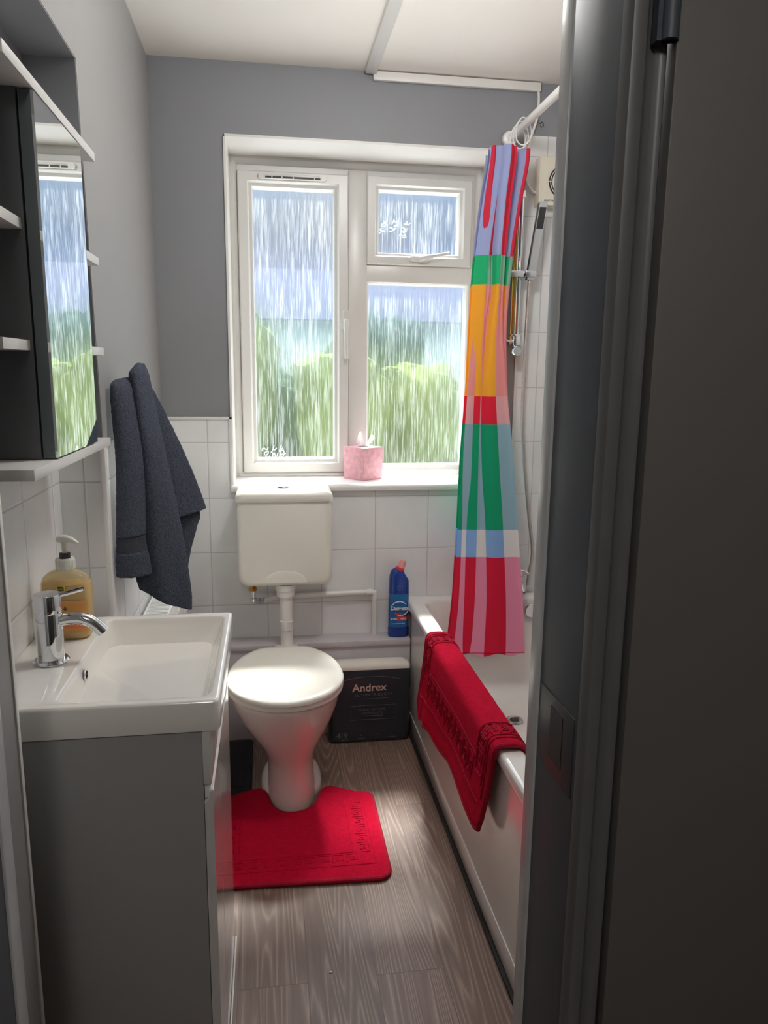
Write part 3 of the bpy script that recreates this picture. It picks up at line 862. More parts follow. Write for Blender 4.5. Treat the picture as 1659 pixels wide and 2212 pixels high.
# main fold in front
cloth('front_fold', [(-.310, 1.360), (-.324, 1.328), (-.322, 1.27), (-.322, 1.15), (-.325, 1.0), (-.330, .88), (-.326, .813)],
      [(-.302, 1.361), (-.290, 1.335), (-.281, 1.285), (-.252, 1.118), (-.228, .98), (-.214, .87), (-.205, .79), (-.206, .742)],
      [(0, 1.90), (.12, 1.86), (.3, 1.868), (1, 1.865)], [(0, 1.92), (.5, 1.905), (1, 1.89)], [(0, .005), (.12, .03), (.4, .042), (1, .030)], 'terry', tow, 26, 48, wave=.006)
cloth('inner_hem', [(-.352, .90), (-.345, .82), (-.338, .79)], [(-.290, .90), (-.265, .80), (-.238, .752)],
      [(0, 1.93), (1, 1.93)], [(0, 1.92), (1, 1.91)], [(0, .004), (1, .006)], 'terry_band', tow, 16, 16, thick=.006)
# column of cloth nearest the wall
cloth('side_fold', [(-.345, 1.322), (-.358, 1.312), (-.358, 1.25), (-.354, 1.15), (-.358, 1.02), (-.362, .955)],
      [(-.330, 1.326), (-.322, 1.315), (-.313, 1.25), (-.304, 1.18), (-.299, 1.10), (-.300, 1.02), (-.301, .955)],
      [(0, 1.90), (.2, 1.815), (1, 1.80)], [(0, 1.90), (.2, 1.85), (1, 1.835)], [(0, .004), (.3, .022), (1, .022)], 'terry', tow, 18, 40)
cloth('woven_band', [(-.362, .957), (-.363, .93), (-.364, .915)], [(-.301, .957), (-.300, .93), (-.298, .915)],
      [(0, 1.80), (1, 1.80)], [(0, 1.835), (1, 1.835)], [(0, .020), (1, .020)], 'terry_band', tow, 18, 8, thick=.005)
cloth('side_hem', [(-.364, .917), (-.366, .89), (-.366, .86)], [(-.298, .917), (-.294, .89), (-.291, .855)],
      [(0, 1.80), (1, 1.80)], [(0, 1.835), (1, 1.835)], [(0, .022), (1, .022)], 'terry', tow, 18, 10)

# ------------------------------------------------------------------ radiator under the towel
rad = thing('panel_radiator', 'white panel radiator with slotted top grille on the left wall below the towel', 'radiator', (-.33, 2.15, .12))
b = BM(); box(b, -.305, -.293, 1.86, 2.56, .13, .655, .003)
for k in range(13):
    y = 1.90 + k * .05
    prism(b, rrect(y, y + .028, .17, .615, .01), lambda u, v, d: (-.293 + d, u, v), [(0, 1), (.005, .97)])
obj('front_panel', b, 'radiator', rad)
b = BM(); box(b, -.362, -.352, 1.86, 2.56, .13, .655, .003); obj('back_panel', b, 'radiator', rad)
for y in (1.858, 2.558):
    b = BM(); box(b, -.364, -.292, y, y + .004, .13, .66); obj('side_cover', b, 'radiator', rad)
b = BM()
box(b, -.364, -.358, 1.86, 2.56, .655, .664, .001); box(b, -.298, -.292, 1.86, 2.56, .655, .664, .001)
k = 0
y = 1.862
while y < 2.556:
    box(b, -.359, -.297, y, y + .0075, .657, .6635); y += .0125
obj('top_grille', b, 'radiator', rad)
for y in (1.95, 2.44):
    b = BM(); box(b, XL, -.352, y, y + .03, .2, .6); obj('bracket', b, 'radiator', rad)
for y in (1.885, 2.535):
    b = BM(); tube(b, [(-.328, y, .135), (-.328, y, 0)], .0075, 10); obj('tail_pipe', b, 'radiator', rad)

# ------------------------------------------------------------------ toilet
toi = thing('toilet', 'white ceramic toilet with closed white lid between vanity and bath', 'toilet', (.045, 2.28, 0))
def egg(cx, yf, yb, rx, z, n=48, yc=None, clip=None, p=2.0):
    yc = yf + (yb - yf) * .47 if yc is None else yc
    out = []
    for k in range(n):
        a = 2 * math.pi * k / n
        c_, s_ = math.cos(a), math.sin(a)
        x = cx + rx * math.copysign(abs(c_) ** (2 / p), c_)
        y = yc + (yb - yc if s_ > 0 else yc - yf) * math.copysign(abs(s_) ** (2 / p), s_)
        if clip: y = min(y, clip)
        out.append((x, y, z))
    return out
PAN = [(0.0, .052, 2.118, 2.45, .080), (.012, .052, 2.116, 2.45, .080), (.04, .051, 2.120, 2.445, .076), (.09, .050, 2.126, 2.44, .074), (.13, .049, 2.124, 2.44, .0755),
       (.16, .048, 2.114, 2.44, .082), (.19, .046, 2.100, 2.445, .094), (.22, .044, 2.084, 2.45, .111), (.26, .041, 2.063, 2.455, .134), (.30, .038, 2.042, 2.46, .152),
       (.34, .037, 2.024, 2.46, .164), (.37, .036, 2.014, 2.46, .170), (.384, .036, 2.012, 2.46, .171), (.388, .036, 2.016, 2.455, .168)]
b = BM(); loft(b, [egg(cx, yf, yb, rx, z) for z, cx, yf, yb, rx in PAN]); obj('pan', b, 'toilet_ceramic', toi, angle=80)
b = BM(); loft(b, [egg(.053, 2.18, 2.47, r_, z, p=2.4) for z, r_ in ((0, .100), (.012, .099), (.020, .093), (.026, .075))]); obj('foot', b, 'toilet_ceramic', toi, angle=60)
b = BM(); loft(b, [egg(.036, 2.002 + (.179 - r_), 2.46, r_, z, yc=2.20, clip=2.435) for z, r_ in ((.389, .174), (.391, .178), (.400, .1785), (.404, .176))]); obj('seat', b, 'seat', toi, angle=50)
b = BM(); loft(b, [egg(.036, 1.996 + (.180 - r_), 2.47 - (.18 - r_), r_, z, yc=2.20, clip=2.445 - (.18 - r_)) for z, r_ in ((.4065, .175), (.408, .179), (.415, .180), (.421, .178), (.4245, .172), (.4265, .155), (.4275, .10), (.428, .03))]); obj('lid', b, 'seat', toi, angle=50)
for x in (-.035, .115):
    b = BM(); tube(b, [(x - .022, 2.452, .400), (x + .022, 2.452, .400)], .010, 14); obj('hinge', b, 'seat', toi)
b = BM(); box(b, -.005, .095, 2.40, 2.585, .30, .385, .02, 4); obj('outlet_shelf', b, 'toilet_ceramic', toi)

cis = thing('toilet_cistern', 'boxy cream-white cistern on the tiled wall under the window', 'cistern', (.045, 2.61, .60))
CX0, CX1, CY0, CY1 = -.116, .209, 2.520, 2.698
def crr(x0, x1, z0, z1, r, y): return [(u, y, v) for u, v in rrect(x0, x1, z0, z1, r, 8)]
b = BM()
loft(b, [crr(CX0 + .002, CX1 - .002, .612, .915, .035, CY1), crr(CX0 + .002, CX1 - .002, .612, .915, .035, CY0 + .016), crr(CX0 + .005, CX1 - .005, .615, .915, .034, CY0 + .008), crr(CX0 + .011, CX1 - .011, .621, .914, .03, CY0 + .003), crr(CX0 + .02, CX1 - .02, .630, .912, .025, CY0 + .0005)])
tank = obj('tank', b, 'cistern', cis, angle=50)
b = BM()   # swelling over the flush outlet at the bottom of the front
rings = []
for k in range(9):
    f_ = k / 8
    rr_ = .072 * math.sqrt(max(0, 1 - f_ * f_))
    rings.append([(.046 + rr_ * math.cos(a) * 1.05, CY0 + .002 - .006 * f_, .626 + rr_ * .62 * math.sin(a)) for a in [math.pi * i / 20 for i in range(21)]])
loft(b, rings, closed=False); obj('outlet_bulge', b, 'cistern', cis, angle=80)
b = BM()
def lid_ring(o, z, r): return [(u, v, z) for u, v in rrect(CX0 - .003 + o, CX1 + .003 - o, CY0 - .006 + o, CY1, r, 6)]
loft(b, [lid_ring(.003, .908, .018), lid_ring(.0005, .910, .02), lid_ring(0, .925, .02), lid_ring(.004, .937, .02), lid_ring(.014, .944, .018), lid_ring(.03, .947, .014)])
obj('lid', b, 'cistern', cis, angle=50)
b = BM(); lathe(b, [(.026, 0), (.027, .003), (.024, .006), (.020, .0055), (.019, .007), (.001, .008)], (.045, 2.595, .9465), 32); obj('flush_button', b, 'chrome', cis)

fp = thing('flush_pipe', 'white plastic flush pipe between cistern and toilet pan', 'pipe', (.046, 2.56, .35))
b = BM(); tube(b, [(.048, 2.565, .60), (.048, 2.565, .44), (.049, 2.563, .36), (.049, 2.55, .345)], .0225, 24); obj('pipe', b, 'white_paint', fp)
b = BM(); lathe(b, [(.0225, .565), (.032, .567), (.033, .588), (.037, .590), (.037, .611), (.001, .611)], (.047, 2.565, 0), 28); obj('collar', b, 'white_paint', fp)
b = BM(); lathe(b, [(.0225, .44), (.0245, .442), (.0245, .475), (.0225, .477)], (.048, 2.565, 0), 28); obj('coupling', b, 'white_paint', fp)

sv = thing('isolating_valve', 'brass and chrome inlet valve under the left end of the cistern', 'valve', (-.068, 2.62, .54))
b = BM(); lathe(b, [(.001, .612), (.0125, .612), (.0125, .583), (.0145, .582), (.0145, .572), (.001, .572)], (-.069, 2.62, 0), 8); obj('nut', b, 'brass', sv)
b = BM(); lathe(b, [(.001, .572), (.0095, .572), (.008, .562), (.008, .545), (.011, .543), (.011, .532), (.001, .528)], (-.068, 2.62, 0), 18)
tube(b, [(-.068, 2.62, .540), (-.055, 2.63, .530), (-.048, 2.64, .527)], .0085, 14); obj('body', b, 'chrome', sv)
b = BM()
for t_ in (0, 1): tube(b, [(-.052 + t_ * .016, 2.637 + t_ * .008, .5275), (-.044 + t_ * .016, 2.642 + t_ * .008, .5270)], .0125 - .001 * t_, 6)
obj('compression_nut', b, 'chrome', sv)
pp = thing('water_pipe', 'white painted water pipe running along the tiles right of the flush pipe', 'pipe', (.17, 2.68, .37))
b = BM(); tube(b, [(-.034, 2.645, .526), (.02, 2.672, .5275), (.20, 2.681, .531), (.366, 2.681, .534), (.376, 2.681, .531), (.380, 2.681, .522), (.3805, 2.681, .44), (.381, 2.681, .366)], .0105, 16); obj('pipe', b, 'white_paint', pp)
b = BM(); tube(b, [(.350, 2.681, .5335), (.368, 2.681, .5335), (.378, 2.681, .530), (.3805, 2.681, .520), (.3805, 2.681, .502)], .0125, 16); obj('elbow', b, 'white_paint', pp)

# ------------------------------------------------------------------ bleach bottle
BX, BY, BZ = .468, 2.655, .3682
bl = thing('bleach_bottle', 'tall blue bleach bottle with red and pink cap on the ledge by the bath', 'bottle', (BX, BY, BZ))
def bsec(wx, wy, z, dx=0, tilt=0, p=2.8):
    return [(x, y, z + (x - BX - dx) * tilt) for x, y, z in sect(wx, wy, z, p, 36, BX + dx, BY, 1, 0)]
T_ = [(0, .036, .022, 0, 0), (.003, .039, .025, 0, 0), (.030, .0395, .0255, 0, 0), (.036, .0375, .0245, 0, 0), (.10, .0375, .0245, 0, 0), (.17, .0372, .0245, 0, 0), (.205, .0368, .024, 0, 0), (.218, .0362, .0235, 0, -.06),
      (.230, .0335, .0225, -.0012, -.20), (.241, .0285, .0205, -.0015, -.35), (.250, .022, .018, -.001, -.40), (.257, .0165, .0155, .0012, -.42)]
b = BM(); loft(b, [bsec(wx, wy, BZ + z, dx, tl_) for z, wx, wy, dx, tl_ in T_]); obj('bottle', b, 'blue', bl, angle=60)
ax = Vector((.38, 0, .925)).normalized()
c0 = Vector((BX + .001, BY, BZ + .255))
def along(bm, prof, c, axv, n=24):
    u = Vector((0, 1, 0)); v = axv.cross(u)
    loft(bm, [[c + axv * h + (u * math.cos(2 * math.pi * k / n) + v * math.sin(2 * math.pi * k / n)) * r_ for k in range(n)] for r_, h in prof])
b = BM(); along(b, [(.0165, 0), (.0175, .002), (.0170, .010), (.0155, .012)], c0, ax); obj('neck_ring', b, 'cap_red', bl)
b = BM(); along(b, [(.0150, .011), (.0145, .022), (.0130, .028), (.0125, .036), (.0105, .039), (.001, .0395)], c0, ax); obj('cap', b, 'cap_pink', bl)
def bpatch(bm, z0, z1, off, u0=-.0374, u1=.0374, n=24):
    rows = []
    for z in (z0, z1):
        row = []
        for i in range(n + 1):
            u = u0 + (u1 - u0) * i / n
            y = -.0246 * max(0, 1 - abs(u / .0376) ** 2.8) ** (1 / 2.8) - off
            row.append((BX + u, BY + y, BZ + z))
        rows.append(row)
    loft(bm, rows, closed=False)
b = BM(); bpatch(b, .040, .168, .0006); obj('label', b, 'blue_label', bl)
b = BM(); text(b, 'Domestos', .0185, (BX - .0335, BY - .0262, BZ + .1085), (1, 0, -.02), (0, 0, 1), shear=.25, bold=.0006, space=.86); obj('brand_lettering', b, 'white_ink', bl)
b = BM()
def arc(bm, cx, cz, rx, rz, a0, a1, wmax, y, n=26):
    rows = [[], []]
    for i in range(n + 1):
        t_ = i / n; a = R(a0 + (a1 - a0) * t_); wd = wmax * math.sin(math.pi * t_) ** .7 + .0002
        for q, s_ in ((0, -1), (1, 1)):
            rows[q].append((cx + (rx + s_ * wd / 2) * math.cos(a), y - .0001, cz + (rz + s_ * wd / 2) * math.sin(a)))
    loft(bm, rows, closed=False)
arc(b, BX - .002, BZ + .113, .031, .027, 25, 175, .004, BY - .0263); arc(b, BX + .002, BZ + .113, .031, .027, -120, 25, .0035, BY - .0263)
obj('swoosh', b, 'white_ink', bl)
b = BM(); arc(b, BX - .006, BZ + .118, .022, .027, -135, -45, .006, BY - .0264); obj('red_swoosh', b, 'red_ink', bl)
b = BM(); bpatch(b, .066, .082, .0010, -.010, .036); obj('claim_band', b, 'red_ink', bl)
b = BM(); text(b, 'THICK', .0085, (BX + .000, BY - .0268, BZ + .0705), (1, 0, 0), (0, 0, 1), bold=.0003); text(b, 'XTRA', .011, (BX - .0335, BY - .0262, BZ + .0695), (1, 0, 0), (0, 0, 1), bold=.0002, space=.75)
text(b, 'KILLS ALL KNOWN GERMS', .0042, (BX - .030, BY - .0266, BZ + .0535), (1, 0, 0), (0, 0, 1)); obj('claim_lettering', b, 'white_ink', bl)
b = BM(); prism(b, rrect(BX - .012, BX + .010, BZ + .178, BZ + .198, .006), lambda u, v, d: (u, BY - .0242 - d, v), [(0, 1), (.0012, .9)]); obj('embossed_panel', b, 'blue', bl)

# ------------------------------------------------------------------ toilet roll pack
PX0, PX1, PY0, PY1 = .196, .498, 2.535, 2.607
pk = thing('toilet_roll_pack', 'dark navy nine-roll toilet paper pack with white top on the floor by the bath', 'toilet rolls', (.35, 2.57, 0))
b = BM()
rings = []
for z, ins in ((.001, .012), (.006, .004), (.02, 0), (.10, .001), (.11, -.002), (.20, .001), (.21, -.002), (.275, 0), (.284, .002)):
    ring = []
    for u, v in rrect(PX0 + ins, PX1 - ins, PY0 + ins, PY1 - ins, .022, 6):
        ring.append((u, v + .0015 * math.sin(u * 63) * (1 if v < 2.56 else 0), z))
    rings.append(ring)
loft(b, rings, cap1=True); obj('wrapper', b, 'pack', pk, angle=60)
b = BM()
rings = []
for z, ins in ((.283, .001), (.292, .001), (.301, .006), (.306, .016), (.308, .03)):
    rings.append([(u, v, z + .002 * math.sin(u * 60)) for u, v in rrect(PX0 + ins, PX1 - ins, PY0 + ins, PY1 - ins, .022 - min(ins * .4, .01), 6)])
loft(b, rings); obj('white_top', b, 'pack_top', pk, angle=60)
yf = PY0 - .0022
b = BM(); text(b, 'Andrex', .041, (.281, yf, .203), (1, 0, .01), (0, 0, 1), bold=.0005, space=1.0); obj('brand_lettering', b, 'peach_ink', pk)
b = BM()
text(b, 'ULTIMATE QUILTS', .0135, (.292, yf, .184), (1, 0, .01), (0, 0, 1), space=1.25)
text(b, '4|9', .034, (.222, yf, .022), (1, 0, 0), (0, 0, 1)); text(b, 'ROLLS', .009, (.240, yf, .012), (1, 0, 0), (0, 0, 1))
for x in (.310, .372, .425): text(b, '\u2022', .016, (x, yf, .026), (1, 0, 0), (0, 0, 1)); box(b, x - .008, x + .018, yf - .0003, yf + .0006, .0195, .0208)
for x0, x1, z in ((.275, .445, .147), (.275, .445, .092)): box(b, x0, x1, yf - .0003, yf + .0008, z, z + .0006)
for x in (.275, .4444): box(b, x, x + .0006, yf - .0003, yf + .0008, .092, .147)
box(b, .315, .415, yf - .0003, yf + .0008, .173, .1738); box(b, .325, .395, yf - .0003, yf + .0008, .106, .107)
text(b, 'LUXURY SOFTNESS', .0095, (.306, yf, .128), (1, 0, 0), (0, 0, 1), space=1.2); text(b, 'AND STRENGTH', .0095, (.314, yf, .114), (1, 0, 0), (0, 0, 1), space=1.2)
obj('print', b, 'grey_ink', pk)
b = BM(); tube(b, spline([(.232, yf + .001, .243), (.27, yf, .252), (.31, yf, .258), (.37, yf, .259), (.40, yf, .257), (.44, yf, .250), (.485, yf + .002, .243)], 24), .0007, 6); obj('fold_line', b, 'grey_ink', pk)

# ------------------------------------------------------------------ mats
def ribs(bm, segs, f, r=.0016):
    for s_ in segs: tube(bm, [f(*p) for p in s_], r, 6)

def greek(u0, u1, v0, v1, n, along_u=True):
    """squared spirals repeated along a band"""
    out = []
    L_ = (u1 - u0) if along_u else (v1 - v0)
    q = L_ / n
    for k in range(n):
        pts = [(0, 0), (0, 1), (.82, 1), (.82, .22), (.30, .22), (.30, .66), (.56, .66), (.56, .44)]
        if along_u: out.append([(u0 + (k + .08 + p * .92) * q, v0 + (v1 - v0) * s_) for p, s_ in pts])
        else: out.append([(u0 + (u1 - u0) * s_, v0 + (k + .08 + p * .92) * q) for p, s_ in pts])
    return out

# pedestal mat: outline with the U cut round the toilet foot
MX0, MX1, MY0, MY1 = -.195, .304, 1.795, 2.235
out = []
def arc2(cx, cy, r, a0, a1, n=8): return [(cx + r * math.cos(R(a0 + (a1 - a0) * k / n)), cy + r * math.sin(R(a0 + (a1 - a0) * k / n))) for k in range(n + 1)]
out += arc2(MX0 + .035, MY0 + .035, .035, 180, 270) + arc2(MX1 - .035, MY0 + .015, .035, 270, 360)
out += arc2(MX1 - .030, MY1 - .075, .030, 0, 75)
out += [(v.x, v.y) for v in spline([(MX1 - .05, MY1 - .042, 0), (.215, 2.214, 0), (.18, 2.232, 0), (.160, 2.230, 0), (.144, 2.205, 0), (.128, 2.155, 0), (.100, 2.118, 0), (.055, 2.103, 0), (.012, 2.116, 0), (-.014, 2.155, 0), (-.028, 2.21, 0), (-.042, 2.242, 0), (-.062, 2.248, 0), (-.10, 2.236, 0), (-.16, 2.205, 0)], 46)]
out += arc2(MX0 + .03, MY1 - .085, .03, 95, 180)
pm = thing('pedestal_mat', 'red pile mat with greek key border cut round the toilet foot', 'bath mat', (.05, 2.0, 0))
b = BM()
f = b.faces.new([b.verts.new((x, y, .0145)) for x, y in out])
bmesh.ops.recalc_face_normals(b, faces=b.faces)
ex = bmesh.ops.extrude_face_region(b, geom=[f])
for v in ex['geom']:
    if isinstance(v, bmesh.types.BMVert): v.co.z = .001
bmesh.ops.triangulate(b, faces=[q for q in b.faces if len(q.verts) > 4])
F = lambda u, v: (u, v, .0146)
segs = greek(MX0 + .07, MX1 - .075, MY0 + .050, MY0 + .082, 9) + greek(MX1 - .075, MX1 - .043, MY0 + .085, MY1 - .10, 6, False) + greek(MX0 + .043, MX0 + .075, MY0 + .085, MY1 - .10, 6, False)
segs += [[(MX0 + .03, MY0 + .040), (MX1 - .033, MY0 + .034)], [(MX1 - .033, MY0 + .034), (MX1 - .033, MY1 - .085)], [(MX0 + .09, MY0 + .092), (MX1 - .09, MY0 + .090)], [(MX1 - .09, MY0 + .090), (MX1 - .092, MY1 - .09)], [(MX0 + .09, MY0 + .092), (MX0 + .088, MY1 - .09)], [(MX0 + .03, MY0 + .04), (MX0 + .03, MY1 - .1)]]
ribs(b, segs, F)
obj('pile', b, 'red', pm, angle=40)
b = BM(); tube(b, [(x, y, .008) for x, y in out], .0072, 10, closed=True); obj('binding', b, 'red_edge', pm)

# dark mat flat on the floor behind the pedestal
dm = thing('dark_bath_mat', 'dark charcoal mat with key border on the floor behind the toilet, left side', 'bath mat', (-.2, 2.42, 0))
b = BM(); prism(b, rrect(-.300, -.078, 2.20, 2.60, .02), lambda u, v, d: (u, v, d), [(.001, 1), (.008, 1), (.0095, .985)])
ribs(b, greek(-.285, -.125, 2.285, 2.31, 4) + [[(-.29, 2.272), (-.085, 2.276)], [(-.105, 2.32), (-.105, 2.58)]], lambda u, v: (u, v, .0096), .0014)
obj('pile', b, 'mat_dark', dm)

# ------------------------------------------------------------------ bath
BZT = .510
BX0, BX1, BY0, BY1 = .500, 1.204, 1.0, 2.699
bt = thing('bathtub', 'white acrylic bathtub along the right wall', 'bathtub', (.85, 1.85, 0))
b = BM()
def br_(o, z, r, ox=0): return [(u, v, z) for u, v in rrect(BX0 + o + ox, BX1 - o, BY0 + o, BY1 - o * .35, r, 7)]
def bi_(x0, x1, y0, y1, z, r): return [(u, v, z) for u, v in rrect(x0, x1, y0, y1, r, 7)]
rings = [br_(.006, BZT - .034, .012), br_(.001, BZT - .032, .014), br_(0, BZT - .026, .016), br_(0, BZT - .010, .016), br_(.002, BZT - .004, .016), br_(.006, BZT - .001, .016), br_(.012, BZT, .016)]
rings += [bi_(.548, 1.16, 1.06, 2.645, BZT, .05), bi_(.556, 1.152, 1.068, 2.637, BZT - .004, .055), bi_(.562, 1.146, 1.08, 2.630, BZT - .014, .06), bi_(.575, 1.133, 1.14, 2.612, BZT - .15, .09), bi_(.60, 1.108, 1.22, 2.585, BZT - .30, .12), bi_(.63, 1.078, 1.27, 2.55, BZT - .365, .13), bi_(.68, 1.03, 1.33, 2.50, BZT - .385, .12), bi_(.76, .95, 1.5, 2.42, BZT - .390, .07)]
loft(b, rings, cap0=False); obj('tub', b, 'acrylic', bt, angle=50)
b = BM()
box(b, .511, .519, BY0 + .005, 2.617, .012, BZT - .034)
box(b, .5085, .512, BY0 + .005, 2.617, .012, .075, .0015)
box(b, .511, BX1, BY0 + .005, BY0 + .013, .012, BZT - .034)
obj('side_panel', b, 'acrylic', bt)
b = BM(); lathe(b, [(.001, .0035), (.017, .003), (.022, .006), (.030, .005), (.032, .001), (.001, 0)], (.852, 2.40, BZT - .3885), 32); wst = obj('waste', b, 'satin', bt)
b = BM(); lathe(b, [(.001, .0045), (.016, .0042), (.016, .003)], (.852, 2.40, BZT - .3885), 24); obj('waste_hole', b, 'dark_metal', wst)
b = BM(); lathe(b, [(.001, 0), (.027, 0), (.027, -.008), (.024, -.012), (.001, -.013)], (.972, 2.612, .462), 36, 'Y')
for k in range(30):
    a = 2 * math.pi * k / 30
    tube(b, [(.972 + .0268 * math.cos(a), 2.612 - q, .462 + .0268 * math.sin(a)) for q in (.001, .009)], .0012, 5)
obj('overflow', b, 'chrome', bt)

# bath tap on the far rim
ta = thing('bath_tap', 'small chrome lever tap on the far rim of the bath right of the curtain', 'tap', (.925, 2.655, BZT))
b = BM(); lathe(b, [(.001, 0), (.021, 0), (.021, .004), (.017, .008), (.0145, .02), (.0145, .05), (.017, .062), (.018, .078), (.001, .080)], (.930, 2.655, BZT), 24)
obj('body', b, 'chrome', ta)
b = BM(); tube(b, spline([(.930, 2.642, BZT + .055), (.930, 2.61, BZT + .052), (.928, 2.585, BZT + .03)], 10), .010, 14); obj('spout', b, 'chrome', ta)
b = BM()
lathe(b, [(.018, .080), (.020, .084), (.0195, .094), (.012, .100), (.001, .101)], (.930, 2.655, BZT), 24)
tube(b, [(.930, 2.655, BZT + .096), (.952, 2.645, BZT + .094), (.966, 2.638, BZT + .086)], [.009, .007, .005], 12)
obj('lever', b, 'chrome', ta)

# ------------------------------------------------------------------ red mat over the bath rim
rm = thing('rim_bath_mat', 'red pile bath mat with key border folded over the bath rim', 'bath mat', (.51, 1.9, .3))
# path across the rim: outside drop, over, inside drop -> arclength profile in (x, z); v runs from outer hem to inner hem
def rim_path(drop_o, drop_i, n=44):
    pts = [(.4905 - .004, BZT - drop_o), (.489, BZT - drop_o * .66), (.4905, BZT - drop_o * .3), (.4895, BZT - .02), (.4915, BZT + .002), (.499, BZT + .0105), (.512, BZT + .0125), (.535, BZT + .012), (.551, BZT + .008), (.562, BZT - .003), (.572, BZT - .03), (.580, BZT - .08), (.585, BZT - drop_i)]
    return [(v.x, v.z) for v in spline([(x, 0, z) for x, z in pts], n)]
b = BM()
NU, NV = 40, 46
rows = []
for i in range(NU):
    s_ = i / (NU - 1)
    y_top = 1.500 + s_ * (2.238 - 1.500)
    y_bot = 1.560 + s_ * (2.325 - 1.560)
    cor = 0
    e_ = min(s_, 1 - s_) * .76
    if e_ < .045: cor = .045 - math.sqrt(max(0, .045 ** 2 - (.045 - e_) ** 2))
    dr = .262 - .03 * math.sin(s_ * 3.3 + .3) + .022 * s_ - cor + .006 * math.sin(s_ * 14)
    row = []
    for j, (x, z) in enumerate(rim_path(dr, .10, NV)):
        k = max(0, min(1, (BZT - z) / dr)) if j < NV * .62 else 0
        y = y_top + (y_bot - y_top) * k
        fold = math.exp(-((s_ - .80) / .05) ** 2) * k * .012 + math.exp(-((s_ - .93) / .04) ** 2) * k * .008
        lift = .010 * math.sin(s_ * 6.0 + .5) * k ** 1.5
        row.append((x - abs(lift) * .8 - fold, y, z))
    rows.append(row)
loft(b, rows, closed=False)
grid = rows
o = obj('pile', b, 'red', rm, angle=180)
m_ = o.modifiers.new('thickness', 'SOLIDIFY'); m_.thickness = .012; m_.offset = 0
m_ = o.modifiers.new('round', 'SUBSURF'); m_.levels = 1; m_.render_levels = 1
tx = bpy.data.textures.new('pile', 'CLOUDS'); tx.noise_scale = .005
m_ = o.modifiers.new('pile', 'DISPLACE'); m_.texture = tx; m_.strength = .003; m_.texture_coords = 'GLOBAL'
def gpt(s_, v, off=.0072):
    i = s_ * (NU - 1); j = v * (NV - 1)
    i0, j0 = min(int(i), NU - 2), min(int(j), NV - 2)
    fi, fj = i - i0, j - j0
    p = [Vector(grid[i0 + a][j0 + c_]) for a in (0, 1) for c_ in (0, 1)]
    q = p[0] * (1 - fi) * (1 - fj) + p[1] * (1 - fi) * fj + p[2] * fi * (1 - fj) + p[3] * fi * fj
    du = (p[2] - p[0]); dv = (p[1] - p[0])
    nn_ = dv.cross(du).normalized()
    if nn_.x > 0 and v < .4: nn_ = -nn_
    if nn_.z < 0 and v >= .4: nn_ = -nn_
    return q + nn_ * off
def dense(seg, n=10):
    out_ = []
    for (a, c_), (d, e2) in zip(seg, seg[1:]):
        m = max(2, int(n * (abs(d - a) + abs(e2 - c_)) * 4))
        out_ += [(a + (d - a) * k / m, c_ + (e2 - c_) * k / m) for k in range(m)]
    return out_ + [seg[-1]]
b = BM()
segs = [[(.035, .09), (.035, .95)], [(.055, .12), (.055, .95)], [(.135, .16), (.135, .95)], [(.965, .09), (.965, .95)], [(.945, .12), (.945, .95)], [(.865, .16), (.865, .95)],
        [(.05, .075), (.95, .075)], [(.13, .17), (.87, .17)]]
segs += greek(.065, .125, .13, .9, 8, False) + greek(.875, .935, .13, .9, 8, False) + greek(.15, .86, .09, .155, 11)
for s_ in segs: tube(b, [gpt(*p) for p in dense(s_)], .0017, 6)
obj('key_border', b, 'red_edge', rm)
b = BM()
edge = [grid[0][j] for j in range(NV)] + [grid[i][NV - 1] for i in range(1, NU)] + [grid[NU - 1][j] for j in range(NV - 2, -1, -1)] + [grid[i][0] for i in range(NU - 2, 0, -1)]
tube(b, edge, .0068, 10, closed=True); obj('binding', b, 'red_edge', rm)

# ------------------------------------------------------------------ curtain rail, rings, curtain
RX, RZ = .842, 2.147
cr = thing('curtain_rail', 'white shower curtain rail running from the back wall towards the door', 'rail', (RX, 1.8, RZ))
b = BM(); tube(b, [(RX, YF1 + .002, RZ), (RX, D - .002, RZ)], .0125, 20); obj('rail', b, 'rail', cr)
b = BM(); lathe(b, [(.001, -.004), (.026, -.004), (.024, -.016), (.014, -.022)], (RX, D + .004, RZ), 28, 'Y'); obj('end_socket', b, 'rail', cr)
b = BM(); lathe(b, [(.001, .001), (.026, .001), (.024, .014), (.014, .022)], (RX, YF1, RZ), 28, 'Y'); obj('end_socket', b, 'rail', cr)

TL = [(2.08, .735), (1.909, .713), (1.734, .694), (1.509, .681), (1.277, .674), (1.037, .661), (.806, .655), (.532, .644), (.30, .628)]
TRr = [(2.08, .874), (1.915, .852), (1.738, .829), (1.512, .814), (1.278, .826), (1.036, .853), (.801, .874), (.523, .900), (.30, .915)]
ROWZ = [2.080, 1.735, 1.640, 1.268, 1.172, .800, .700, .330]
STRONG = [(168, 180, 224), (52, 190, 128), (255, 186, 66), (240, 52, 76), (40, 172, 124), (146, 186, 236), (222, 44, 72)]
PALE = [(226, 62, 84), (150, 196, 172), (240, 164, 164), (240, 186, 190), (158, 192, 208), (240, 236, 234), (240, 152, 184)]
# pass edges: five passes across, wall end first; stripes fixed along the cloth
NP = 5
NQ = 50                 # quads across one pass
b = BM()
dye = b.loops.layers.float_color.new('dye')
zs = []
for (a, c_), nseg in zip(zip(ROWZ, ROWZ[1:]), (14, 5, 14, 5, 14, 5, 16)):
    zs += [a + (c_ - a) * k / nseg for k in range(nseg)]
zs.append(ROWZ[-1])
TL_, TR_ = list(reversed(TL)), list(reversed(TRr))
